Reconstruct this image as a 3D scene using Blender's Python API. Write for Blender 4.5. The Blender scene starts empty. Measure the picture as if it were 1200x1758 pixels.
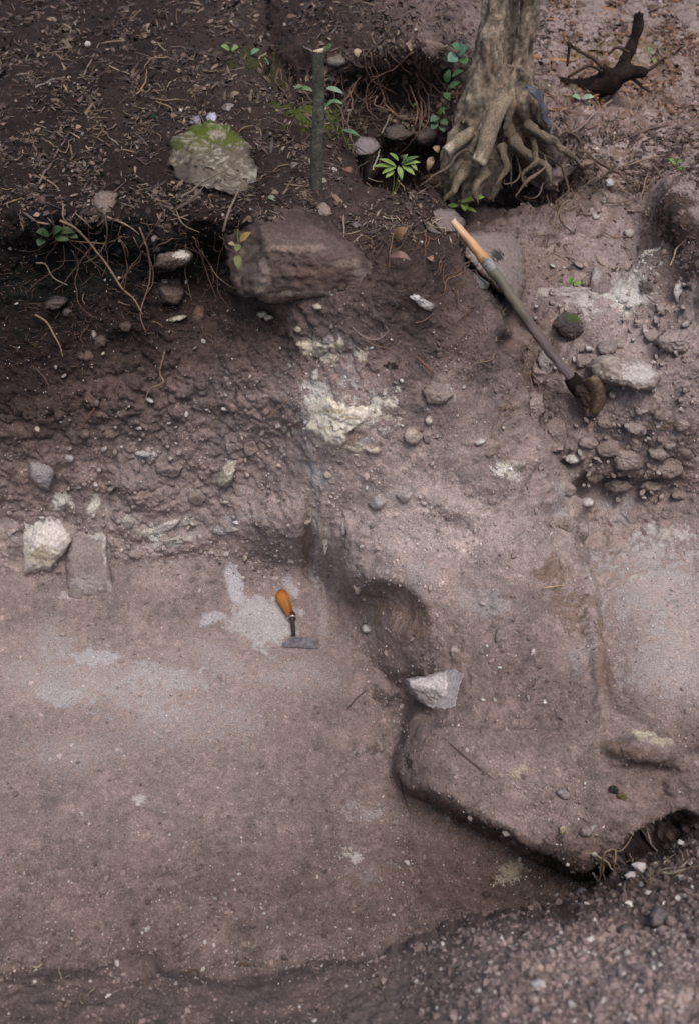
import bpy, math, random
import numpy as np

# ------------------------------------------------------------------ camera, world, sun, exposure
sc = bpy.context.scene
COL = sc.collection
PITCH = math.radians(38.0)
CAM = np.array([0.0, 0.0, 3.0])
FPX = 1619.0                       # focal length in pixels of the 1200 px wide photograph
cam_data = bpy.data.cameras.new("camera")
cam = bpy.data.objects.new("camera", cam_data)
COL.objects.link(cam)
cam.location = CAM.tolist()
cam.rotation_euler = (math.pi / 2 - PITCH, 0, 0)
cam_data.sensor_fit = 'HORIZONTAL'
cam_data.sensor_width = 25.94
cam_data.lens = 35.0
cam_data.clip_start = 0.05
cam_data.clip_end = 500.0
cam_data.dof.use_dof = True
cam_data.dof.focus_distance = 3.9
cam_data.dof.aperture_fstop = 2.3
sc.camera = cam

SUN_ELEV, SUN_AZ = math.radians(67.0), math.radians(158.0)
world = bpy.data.worlds.new("World")
sc.world = world
world.use_nodes = True
wn = world.node_tree.nodes
wl = world.node_tree.links
bg = wn.get('Background') or wn.new('ShaderNodeBackground')
sky = wn.new('ShaderNodeTexSky')
sky.sky_type = 'NISHITA'
sky.sun_disc = False
sky.sun_elevation = SUN_ELEV
sky.sun_rotation = SUN_AZ
sky.dust_density = 4.0
sky.air_density = 0.6
sky.ozone_density = 0.4
wl.new(sky.outputs[0], bg.inputs['Color'])
bg.inputs['Strength'].default_value = 0.14
sd = bpy.data.lights.new("sun", 'SUN')
sd.energy = 1.25
sd.angle = math.radians(28.0)
sd.color = (1.0, 0.95, 0.9)
sun = bpy.data.objects.new("sun", sd)
COL.objects.link(sun)
sun.rotation_euler = (math.pi / 2 - SUN_ELEV, 0, -SUN_AZ + math.pi)
sun.location = (3, 3, 8)
sc.view_settings.view_transform = 'Standard'
sc.view_settings.look = 'None'
sc.view_settings.exposure = 0.2
sc.view_settings.gamma = 1.0
sc.view_settings.use_curve_mapping = False
sc.cycles.max_bounces = 5
sc.cycles.diffuse_bounces = 3

# ------------------------------------------------------------------ survey helpers
random.seed(7)
RNG = np.random.default_rng(7)
FW = np.array([0, math.cos(PITCH), -math.sin(PITCH)])
UP = np.array([0, math.sin(PITCH), math.cos(PITCH)])
RT = np.array([1.0, 0, 0])

def direction(px, py):
    px = np.asarray(px, float); py = np.asarray(py, float)
    u = (px - 600.0) / FPX; v = (879.0 - py) / FPX
    return FW + u[..., None] * RT + v[..., None] * UP

def project(P):
    d = np.asarray(P, float) - CAM
    t = d @ FW
    return 600 + FPX * (d @ RT) / t, 879 - FPX * (d @ UP) / t

def noise3(P, seed=0):
    """gradient noise, about -1..1, on (N,3) points"""
    P = np.asarray(P, np.float32)
    rs = np.random.RandomState(seed + 11)
    perm = np.concatenate([rs.permutation(256)] * 2).astype(np.int32)
    g = rs.normal(size=(256, 3)).astype(np.float32)
    g /= np.linalg.norm(g, axis=1, keepdims=True)
    i0 = np.floor(P).astype(np.int32)
    f = P - i0
    i0 &= 255
    w = f * f * f * (f * (f * 6 - 15) + 10)
    out = 0
    for dx in (0, 1):
        wx = w[:, 0] if dx else 1 - w[:, 0]
        a = perm[(i0[:, 0] + dx) & 255]
        for dy in (0, 1):
            wy = w[:, 1] if dy else 1 - w[:, 1]
            b = perm[(a + i0[:, 1] + dy) & 255]
            for dz in (0, 1):
                wz = w[:, 2] if dz else 1 - w[:, 2]
                h = perm[(b + i0[:, 2] + dz) & 255]
                gr = g[h]
                d = gr[:, 0] * (f[:, 0] - dx) + gr[:, 1] * (f[:, 1] - dy) + gr[:, 2] * (f[:, 2] - dz)
                out = out + wx * wy * wz * d
    return out * 1.6

def fbm(P, scale, octs, seed=0, gain=0.5):
    s = 0; a = 1.0; t = 0
    for o in range(octs):
        s = s + a * noise3(P * scale * (2.03 ** o), seed + o * 7)
        t += a; a *= gain
    return s / t

def cells(P, seed=0):
    """distance to the nearest scattered point and that point's random number: broken clods"""
    P = np.asarray(P, np.float32); rs = np.random.RandomState(seed + 5)
    perm = np.concatenate([rs.permutation(256)] * 2).astype(np.int32)
    J = rs.rand(256, 4).astype(np.float32)
    i0 = np.floor(P).astype(np.int32); f = P - i0
    best = np.full(len(P), 9., np.float32); bid = np.zeros(len(P), np.float32); sec = best.copy()
    for dx in (-1, 0, 1):
        a = perm[(i0[:, 0] + dx) & 255]
        for dy in (-1, 0, 1):
            b = perm[(a + i0[:, 1] + dy) & 255]
            for dz in (-1, 0, 1):
                h = J[perm[(b + i0[:, 2] + dz) & 255]]
                d = (f[:, 0] - dx - h[:, 0]) ** 2 + (f[:, 1] - dy - h[:, 1]) ** 2 + (f[:, 2] - dz - h[:, 2]) ** 2
                m = d < best
                sec = np.where(m, best, np.minimum(sec, d))
                best = np.where(m, d, best); bid = np.where(m, h[:, 3], bid)
    return np.sqrt(best), np.sqrt(sec), bid

def rbf_fit(pts, vals, smooth=1e-6):
    X = np.array(pts, float) / 1000.0
    n = len(X)
    r = np.linalg.norm(X[:, None] - X[None], axis=2)
    K = np.where(r > 0, r * r * np.log(r + 1e-12), 0) + smooth * np.eye(n)
    A = np.zeros((n + 3, n + 3))
    A[:n, :n] = K; A[:n, n] = 1; A[:n, n + 1:] = X
    A[n, :n] = 1; A[n + 1:, :n] = X.T
    b = np.zeros(n + 3); b[:n] = vals
    return X, np.linalg.solve(A, b)

def rbf_eval(model, px, py):
    X, c = model
    n = len(X)
    q = np.stack([px.ravel(), py.ravel()], 1) / 1000.0
    out = np.empty(len(q))
    for s in range(0, len(q), 20000):
        qq = q[s:s + 20000]
        r = np.linalg.norm(qq[:, None] - X[None], axis=2)
        out[s:s + 20000] = (r * r * np.log(r + 1e-12)) @ c[:n] + c[n] + qq @ c[n + 1:]
    return out.reshape(px.shape)

def inv_t(px, py, z=None, y=None):
    d = direction(px, py)
    if z is not None:
        return float(d[2] / (z - CAM[2]))
    return float(d[1] / (y - CAM[1]))

def layer(rows):
    pts, vals = [], []
    for px, py, kind, v in rows:
        pts.append((px, py)); vals.append(inv_t(px, py, **{kind: v}))
    return rbf_fit(pts, vals)

STEP = 2.0
gx = np.arange(-150, 1351, STEP); gy = np.arange(-70, 1911, STEP)
NX, NY = len(gx), len(gy)
PX, PY = np.meshgrid(gx, gy)
CS = 2                                             # coarse grid is this many times coarser
cx = np.arange(-150, 1351 + CS * STEP, CS * STEP); cy = np.arange(-70, 1911 + CS * STEP, CS * STEP)
CX, CY = np.meshgrid(cx, cy)

def upsample(A):
    fx = (gx - cx[0]) / (CS * STEP); fy = (gy - cy[0]) / (CS * STEP)
    ix = np.minimum(fx.astype(int), A.shape[1] - 2); iy = np.minimum(fy.astype(int), A.shape[0] - 2)
    wx = (fx - ix)[None, :]; wy = (fy - iy)[:, None]
    a = A[iy][:, ix]; b = A[iy][:, ix + 1]; c = A[iy + 1][:, ix]; d = A[iy + 1][:, ix + 1]
    return (a * (1 - wx) + b * wx) * (1 - wy) + (c * (1 - wx) + d * wx) * wy

def poly_sd(poly, X, Y):
    """signed distance to a polygon, negative inside"""
    P = np.array(poly, float); Q = np.roll(P, -1, axis=0)
    d2 = np.full(X.shape, 1e18); inside = np.zeros(X.shape, bool)
    for (x0, y0), (x1, y1) in zip(P, Q):
        ex, ey = x1 - x0, y1 - y0
        t = np.clip(((X - x0) * ex + (Y - y0) * ey) / (ex * ex + ey * ey + 1e-9), 0, 1)
        d2 = np.minimum(d2, (X - x0 - t * ex) ** 2 + (Y - y0 - t * ey) ** 2)
        c = (y0 > Y) != (y1 > Y)
        with np.errstate(divide='ignore', invalid='ignore'):
            xi = (x1 - x0) * (Y - y0) / (y1 - y0 + 1e-12) + x0
        inside ^= c & (X < xi)
    d = np.sqrt(d2)
    return np.where(inside, -d, d)

# ------------------------------------------------------------------ relief of the place, layer by layer
L_floor = layer([(-150, 1050, 'z', 0), (60, 1050, 'z', 0), (300, 1050, 'z', .02), (540, 1000, 'z', .03), (60, 1350, 'z', 0),
    (400, 1350, 'z', -.02), (650, 1300, 'z', -.04), (650, 1500, 'z', -.08), (900, 1520, 'z', -.18), (1000, 1560, 'z', -.17),
    (1100, 1500, 'z', -.14), (300, 1600, 'z', -.05), (60, 1640, 'z', -.04), (-150, 1800, 'z', 0), (400, 1850, 'z', -.05),
    (900, 1850, 'z', -.1), (1350, 1600, 'z', -.1), (1350, 1000, 'z', 0), (0, 600, 'z', 0), (1300, 500, 'z', 0), (600, 700, 'z', 0)])
rows = []
for px, o in ((-150, .02), (60, 0), (200, 0), (350, -.01), (470, -.12), (545, -.17)):
    tal = 1.0 if px >= 200 else 0.0
    for py, z in ((1120, -.10), (1060, -.02), (1010, .045), (968, .10)):
        if tal: rows.append((px, py, 'z', z))
    for py, y in ((1120, 3.16), (1030, 3.24), (930, 3.34), (830, 3.40), (700, 3.46), (560, 3.62), (460, 3.74), (415, 3.72), (378, 3.66))[:(6 if px > 500 else 9)]:
        if not (tal and py > 940): rows.append((px, py, 'y', y + o))
    for py, z in ((300, 1.66), (200, 1.73), (73, 1.80), (-70, 1.86)):
        if px < 500: rows.append((px, py, 'z', z))
rows += [(600, 1000, 'y', 3.45), (600, 700, 'y', 3.6), (600, 330, 'z', 1.63), (600, 230, 'z', 1.66), (600, 60, 'z', 1.75), (700, 380, 'z', 1.58)]
L_left = layer(rows)
L_back = layer([(430, 60, 'z', 1.55), (480, 110, 'y', 5.6), (560, 140, 'y', 5.5), (530, 60, 'z', 1.84), (650, 70, 'z', 1.86), (750, 80, 'z', 1.84), (600, 200, 'y', 5.45),
    (680, 130, 'y', 5.75), (760, 140, 'y', 5.7), (760, 220, 'y', 5.5), (680, 200, 'y', 5.55), (650, 290, 'y', 5.3), (700, 335, 'z', 1.18), (740, 370, 'z', 1.14), (850, 370, 'z', 1.13),
    (850, 335, 'y', 5.3), (950, 345, 'y', 5.05), (850, 270, 'y', 5.5), (950, 270, 'y', 5.25), (930, 230, 'z', 1.55), (1000, 240, 'z', 1.47), (1050, 300, 'z', 1.32), (1100, 200, 'z', 1.48), (1150, 110, 'z', 1.54), (1150, -70, 'z', 1.72),
    (1350, 200, 'z', 1.5), (1350, -70, 'z', 1.75), (850, -70, 'z', 1.78), (850, 60, 'z', 1.7), (600, -70, 'z', 1.9), (950, 420, 'z', 1.13), (1090, 400, 'z', 1.15), (930, 500, 'z', 1.04),
    (1100, 540, 'z', 1.04), (1180, 400, 'z', 1.32), (1250, 440, 'z', 1.35), (1140, 480, 'z', 1.14), (1000, 600, 'z', .95), (1100, 655, 'z', .93), (1200, 650, 'z', .95), (980, 700, 'y', 3.6),
    (1100, 700, 'y', 3.52), (1100, 780, 'y', 3.48), (1100, 840, 'y', 3.42), (1000, 830, 'y', 3.45), (1250, 780, 'y', 3.5), (1100, 900, 'z', 0.26), (1000, 900, 'z', 0.24),
    (1100, 1000, 'z', 0.25), (1100, 1150, 'z', 0.24), (1150, 1250, 'z', 0.19), (1350, 900, 'z', 0.29), (1350, 1250, 'z', 0.21), (800, 1000, 'z', .3), (800, 1300, 'z', 0), (1200, 1500, 'z', -.3),
    (600, 400, 'z', 1.0), (450, 300, 'z', 1.2), (600, 800, 'z', 0.2)])
L_pier = layer([(430, 330, 'z', 1.62), (560, 300, 'z', 1.64), (700, 350, 'z', 1.58), (770, 395, 'z', 1.5), (400, 420, 'y', 3.72), (500, 400, 'y', 3.55), (640, 425, 'y', 3.42), (740, 440, 'y', 3.44), (450, 540, 'y', 3.5),
    (480, 600, 'y', 3.42), (545, 992, 'z', .0), (572, 1052, 'z', -.03), (612, 1112, 'z', -.06), (655, 1168, 'z', -.07), (690, 1212, 'z', -.06), (480, 700, 'y', 3.4), (520, 740, 'y', 3.3), (540, 860, 'y', 3.17), (548, 930, 'z', .33), (590, 1000, 'z', .26), (612, 925, 'z', .52), (636, 985, 'z', .47), (625, 1050, 'z', .16), (600, 560, 'y', 3.3), (600, 640, 'y', 3.25), (700, 560, 'y', 3.3), (800, 520, 'y', 3.42),
    (840, 600, 'y', 3.38), (650, 700, 'y', 3.2), (750, 700, 'y', 3.22), (860, 700, 'y', 3.3), (600, 790, 'y', 3.14), (700, 790, 'y', 3.1), (850, 770, 'y', 3.16), (930, 800, 'y', 3.2),
    (600, 880, 'z', .58), (750, 880, 'z', .66), (900, 900, 'z', .6), (980, 900, 'z', .5), (640, 960, 'z', .47), (750, 950, 'z', .54), (900, 980, 'z', .53), (990, 1000, 'z', .42),
    (640, 1020, 'z', .36), (750, 1040, 'z', .45), (700, 1010, 'z', .48), (900, 1050, 'z', .47), (1000, 1050, 'z', .42), (655, 1110, 'z', .10), (690, 1150, 'z', .14), (700, 1090, 'z', .3), (800, 1120, 'z', .36),
    (920, 1130, 'z', .42), (1020, 1150, 'z', .4), (725, 1190, 'z', .14), (760, 1200, 'z', .24), (850, 1210, 'z', .30), (1000, 1220, 'z', .36), (1100, 1285, 'z', .36), (720, 1250, 'z', .2),
    (720, 1330, 'z', .2), (850, 1320, 'z', .25), (1000, 1330, 'z', .27), (1120, 1340, 'z', .26), (1180, 1380, 'z', .22), (850, 1405, 'z', .18), (950, 1440, 'z', .15), (1050, 1440, 'z', .16),
    (1130, 1420, 'z', .16), (1010, 1490, 'z', .06), (1350, 1350, 'z', .25), (1300, 1450, 'z', .1)])
L_fore = layer([(60, 1700, 'z', .12), (-150, 1750, 'z', .14), (400, 1700, 'z', .14), (620, 1700, 'z', .26), (900, 1650, 'z', .72), (1100, 1550, 'z', .52), (1170, 1470, 'z', .45), (1170, 1700, 'z', .95), (300, 1900, 'z', .6),
    (1000, 1900, 'z', 1.1), (1350, 1500, 'z', .7), (1350, 1900, 'z', 1.2), (-150, 1900, 'z', .6)])

POLY_left = [(-400, 1300), (-400, -300), (440, -300), (452, 60), (476, 130), (556, 168), (604, 225), (640, 285), (700, 345), (760, 383), (800, 420), (800, 520), (640, 1300)]
POLY_pier = [(392, 345), (388, 420), (400, 500), (440, 530), (478, 560), (500, 610), (512, 680), (510, 740), (532, 800), (543, 860), (537, 930), (545, 985), (575, 1050), (618, 1105), (668, 1160), (702, 1200),
    (690, 1260), (680, 1320), (700, 1352), (760, 1375), (860, 1424), (930, 1462), (1000, 1498), (1060, 1490), (1110, 1462), (1172, 1410), (1400, 1330), (1400, 1270), (1172, 1300), (1120, 1255), (1052, 1215),
    (1035, 1150), (1022, 1060), (1010, 990), (985, 930), (993, 870), (985, 820), (940, 780), (905, 715), (880, 640), (850, 560), (812, 480), (775, 388), (700, 330), (600, 290), (480, 300)]
POLY_fore = [(-300, 1672), (60, 1658), (130, 1668), (200, 1645), (260, 1642), (300, 1668), (400, 1690), (470, 1680), (520, 1660), (640, 1652), (720, 1622), (860, 1592), (960, 1572), (1030, 1545),
    (1075, 1490), (1130, 1470), (1175, 1440), (1500, 1380), (1500, 2200), (-300, 2200)]

V3 = np.stack([CX.ravel() / 100, CY.ravel() / 100, np.zeros(CX.size)], 1)
wob = (noise3(V3 * 1.7, 3) * 9 + noise3(V3 * 5.0, 4) * 5).reshape(CX.shape)
sd_left = poly_sd(POLY_left, CX, CY) + wob
sd_pier = poly_sd(POLY_pier, CX, CY) + wob * .8
sd_fore = poly_sd(POLY_fore, CX, CY) + wob
lay = []
lay.append(rbf_eval(L_floor, CX, CY))
lay.append(rbf_eval(L_left, CX, CY) - .0016 * np.maximum(sd_left, 0))
lay.append(rbf_eval(L_back, CX, CY) - .004 * np.maximum(np.interp(CY, [300, 420, 600, 800, 1000, 1200, 1300], [300, 740, 800, 880, 925, 950, 980]) - CX, 0) - .0012 * np.maximum(430 - CX, 0))
soft = 1 - .75 * np.exp(-((CX - 610) / 70) ** 2 - ((CY - 1130) / 90) ** 2)
lay.append(rbf_eval(L_pier, CX, CY) - soft * (.0009 * np.clip(sd_pier, 0, 22) + .0024 * np.maximum(sd_pier - 22, 0) + .00001 * np.clip(sd_pier + 14, 0, 60) ** 2))
lay.append(rbf_eval(L_fore, CX, CY) - np.where(CX < 620, .0016, .0022) * np.maximum(sd_fore, 0) - .0005 * np.maximum(sd_fore + 20, 0))
# the back layer's floor on the right ends where the central wall begins
lay[2] -= .004 * np.maximum(CY - (1265 + (CX - 1050) * .28), 0)
stack = np.stack(lay)
REG = np.argmax(stack, 0)
SH = .0022 + .004 * np.exp(-((CX - 330) / 200) ** 2 - ((CY - 990) / 60) ** 2) + .004 * np.exp(-((CX - 600) / 80) ** 2 - ((CY - 1120) / 90) ** 2)
mx = stack.max(0)
inv = mx + SH * np.log(np.exp((stack - mx) / SH).sum(0)) - SH * .2
INV = upsample(inv)
LAY_FINE = [upsample(a) for a in lay]
REGF = np.argmax(np.stack(LAY_FINE), 0)
T = 1.0 / np.maximum(INV, .06)
DIRS = direction(PX, PY)
P0 = CAM + DIRS * T[..., None]

def grid_normals(P):
    dx = np.gradient(P, axis=1); dy = np.gradient(P, axis=0)
    n = np.cross(dx, -dy)
    n /= np.linalg.norm(n, axis=2, keepdims=True) + 1e-12
    return n

def blur(A, k):
    for _ in range(2):
        pad = np.pad(A, ((k, k), (k, k)) + ((0, 0),) * (A.ndim - 2), mode='edge')
        c = np.cumsum(pad, 0); c = np.concatenate([np.zeros_like(c[:1]), c], 0)
        A = (c[2 * k + 1:] - c[:-2 * k - 1]) / (2 * k + 1)
        c = np.cumsum(A, 1); c = np.concatenate([np.zeros_like(c[:, :1]), c], 1)
        A = (c[:, 2 * k + 1:] - c[:, :-2 * k - 1]) / (2 * k + 1)
    return A

N0 = grid_normals(P0)
N0 = blur(N0, 2); N0 /= np.linalg.norm(N0, axis=2, keepdims=True) + 1e-9

def table(cols, rows_, data):
    """bilinear lookup of a small survey table at every grid vertex"""
    D = np.array(data, float)
    xi = np.interp(gx, cols, np.arange(len(cols))); yi = np.interp(gy, rows_, np.arange(len(rows_)))
    ix = np.minimum(xi.astype(int), len(cols) - 2); iy = np.minimum(yi.astype(int), len(rows_) - 2)
    wx = xi - ix; wy = yi - iy
    wx = (wx * wx * (3 - 2 * wx))[None, :]; wy = (wy * wy * (3 - 2 * wy))[:, None]
    return (D[iy][:, ix] * (1 - wx) + D[iy][:, ix + 1] * wx) * (1 - wy) + (D[iy + 1][:, ix] * (1 - wx) + D[iy + 1][:, ix + 1] * wx) * wy

# how rough the surface is (metres of relief)
TC = [60, 230, 400, 570, 740, 910, 1080, 1170]
TR = [80, 200, 320, 440, 560, 680, 800, 920, 1040, 1160, 1280, 1400, 1520, 1640, 1700]
ROUGH = table(TC, TR, [
    [.040, .040, .040, .050, .060, .040, .03, .03],
    [.040, .040, .040, .040, .070, .060, .03, .03],
    [.040, .040, .035, .030, .035, .050, .03, .03],
    [.070, .070, .060, .035, .030, .025, .025, .04],
    [.060, .060, .055, .030, .028, .035, .04, .04],
    [.050, .050, .045, .030, .022, .035, .04, .04],
    [.045, .045, .040, .022, .020, .035, .05, .05],
    [.035, .035, .030, .014, .018, .025, .03, .03],
    [.010, .008, .008, .012, .020, .020, .015, .012],
    [.007, .007, .007, .009, .022, .020, .014, .012],
    [.007, .007, .007, .009, .014, .016, .020, .018],
    [.008, .008, .008, .010, .014, .018, .020, .020],
    [.010, .010, .011, .014, .018, .024, .030, .040],
    [.022, .020, .020, .020, .022, .028, .035, .040],
    [.022, .022, .022, .020, .022, .028, .035, .040]])
Q = P0.reshape(-1, 3).astype(np.float32)
big = fbm(Q, 4.5, 3, 20).reshape(NY, NX)
mid_ = fbm(Q, 17.0, 3, 40).reshape(NY, NX)
rid = 1 - np.abs(fbm(Q, 30.0, 2, 60)).reshape(NY, NX) * 2.2
fine = fbm(Q, 85.0, 2, 80).reshape(NY, NX)
fine = np.where(fine > 0, fine, fine * .6)
disp = ROUGH * (1.05 * big + .40 * mid_ + .10 * rid) + (ROUGH * .10 + .0022) * fine
Qw = Q + .02 * np.stack([noise3(Q * 20, 91), noise3(Q * 20, 92), noise3(Q * 20, 93)], 1)
c1, c1b, id1 = cells(Qw * 17.0, 1); c2, c2b, id2 = cells(Qw * 48.0, 2)
brk = np.clip(.55 + 1.3 * noise3(Q * 3.0, 95), 0, 1).reshape(NY, NX)
c1, c1b, id1, c2, c2b, id2 = [a_.reshape(NY, NX) for a_ in (c1, c1b, id1, c2, c2b, id2)]
disp = disp + ROUGH * brk * (.75 * (id1 - .5) * np.clip((c1b - c1) * 5, 0, 1) + .38 * (.55 - c1)) + (ROUGH * .13 + .0009) * (.6 * (id2 - .5) * np.clip((c2b - c2) * 4, 0, 1) + .9 * (.5 - c2))
scr = noise3(np.stack([Q[:, 0] * 7 + Q[:, 1] * 3, Q[:, 1] * 60 - Q[:, 0] * 24, Q[:, 2] * 5], 1), 97).reshape(NY, NX)
disp = disp + .0030 * scr * np.clip((.02 - ROUGH) * 80, 0, 1) * np.clip(.4 + 1.5 * big, 0, 1)
# shaped features: (px, py, rx, ry, angle deg, metres, hardness)
FEAT = [(150, 790, 34, 34, 0, -.03, 1), (175, 850, 30, 45, 0, -.05, 1), (270, 905, 55, 30, 20, .03, 1), (300, 935, 60, 22, -15, .03, 1), (255, 845, 70, 32, 20, .035, 1),
    (430, 800, 30, 60, 10, -.04, 1), (530, 915, 14, 60, 0, -.05, 1), (470, 780, 45, 90, 5, -.03, 1), (595, 725, 75, 48, -10, .045, 1), (600, 660, 60, 40, 0, .015, 1),
    (755, 690, 45, 40, 0, .04, 1), (780, 872, 75, 20, 30, .028, 1), (870, 940, 60, 22, -28, .03, 1), (680, 1038, 48, 30, 20, -.06, 1), (720, 985, 70, 20, 28, .03, 1), (760, 1050, 60, 24, 15, .015, 1),
    (820, 1000, 90, 20, 20, .035, 1), (935, 955, 18, 110, -35, .035, 1), (1015, 1090, 12, 120, -8, .035, 1), (955, 1010, 36, 40, 0, -.025, 1), (790, 905, 70, 20, 30, -.010, 1), (850, 1238, 130, 14, 3, -.022, 1), (900, 1265, 160, 22, 3, .018, 1), (1110, 1325, 60, 10, 6, -.03, 1), (552, 930, 10, 80, 2, .03, 1), (583, 960, 8, 90, 4, -.018, 1), (603, 950, 9, 70, -2, .015, 1), (1100, 1288, 60, 18, 8, .05, 1), (900, 1310, 90, 50, 10, .02, 1),
    (1095, 846, 90, 26, 0, -.09, 1), (1020, 838, 34, 24, 20, -.04, 1), (1110, 1350, 50, 34, 0, -.035, 1), (1165, 810, 26, 30, 0, -.06, 1), (1000, 700, 22, 40, 0, -.06, 1), (900, 560, 40, 14, 45, -.05, 1), (880, 590, 26, 20, 0, -.06, 1), (865, 332, 62, 18, 5, -.12, 1), (955, 278, 70, 30, 15, .12, 1), (950, 325, 40, 12, 0, -.08, 1), (510, 118, 50, 24, 0, -.25, 1), (680, 275, 80, 36, 0, -.12, 1), (520, 440, 125, 62, 5, -.09, 1), (840, 450, 50, 40, 0, -.03, 1), (760, 380, 40, 20, 0, -.04, 1), (700, 285, 60, 34, 0, -.2, 1), (640, 170, 90, 40, 0, -.12, 1), (600, 215, 26, 30, 0, -.1, 1),
    (1170, 360, 34, 50, 0, .10, 1), (990, 290, 60, 40, 20, .08, 1), (1120, 470, 60, 24, -35, .07, 1), (150, 440, 60, 40, 0, -.07, 1), (350, 470, 30, 60, 0, -.10, 1), (90, 520, 40, 60, 0, -.04, 1),
    (710, 1180, 18, 60, -25, -.03, 1), (900, 1365, 70, 25, 10, .015, 1), (660, 1210, 18, 40, 0, -.02, 1), (600, 360, 80, 30, 0, .03, 1), (1120, 1440, 60, 18, -35, -.12, 1), (245, 1655, 40, 18, 0, .03, 1), (560, 210, 46, 34, 10, .05, 1),
    (930, 1080, 60, 30, 20, .02, 1), (1000, 1170, 30, 30, 0, .02, 1), (840, 830, 50, 26, 20, .02, 1), (940, 850, 26, 26, 0, .035, 1), (905, 790, 22, 18, 30, .03, 1)]
for fx, fy, rx, ry, an, amp, hd in FEAT:
    ca, sa = math.cos(math.radians(an)), math.sin(math.radians(an))
    X = PX - fx + 8 * mid_; Y = PY - fy + 8 * big
    q = ((X * ca + Y * sa) / rx) ** 2 + ((-X * sa + Y * ca) / ry) ** 2
    disp = disp + amp * np.exp(-q ** 1.6)
P1 = P0 + N0 * disp[..., None]
N1 = grid_normals(P1)

# ------------------------------------------------------------------ soil colour: humus and earth tones, shade of overhang and hollow painted in
LUM = table(TC, TR, [
    [40, 38, 48, 46, 84, 106, 106, 102],
    [38, 40, 46, 34, 36, 92, 108, 106],
    [38, 36, 38, 52, 46, 92, 118, 110],
    [24, 25, 30, 60, 52, 104, 112, 76],
    [32, 38, 58, 84, 70, 90, 116, 112],
    [50, 76, 96, 104, 96, 96, 110, 110],
    [90, 108, 112, 116, 114, 108, 104, 100],
    [118, 118, 118, 122, 130, 120, 110, 108],
    [106, 106, 106, 106, 106, 100, 116, 128],
    [118, 118, 116, 102, 96, 92, 104, 124],
    [108, 110, 106, 98, 100, 100, 100, 96],
    [104, 104, 102, 96, 92, 102, 96, 92],
    [96, 92, 88, 84, 74, 66, 72, 76],
    [90, 90, 90, 90, 96, 98, 102, 106],
    [90, 92, 92, 92, 96, 98, 102, 106]])
n1 = fbm(Q, 6.0, 4, 120).reshape(NY, NX)
n2 = fbm(Q, 26.0, 3, 140).reshape(NY, NX)
n3 = fbm(Q, 110.0, 2, 160).reshape(NY, NX)
lum = LUM * (1 + np.where(ROUGH < .013, .13, .24) * n1 + .20 * n2 + .16 * n3)
alb = (np.clip(lum, 18, 220) / 255.0) ** 2.2 * 1.75
warm = np.array([1.0, .70, .63]); cool = np.array([1.0, .835, .785])
k = np.clip((LUM - 60) / 66.0, 0, 1)[..., None]
tint = warm * (1 - k) + cool * k
tint = tint * (1 + np.stack([.05 * n1, .0 * n1, -.06 * n1], -1))
RGB = alb[..., None] * tint
def smooth01(a, lo, hi):
    t = np.clip((a - lo) / (hi - lo), 0, 1)
    return t * t * (3 - 2 * t)
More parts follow.
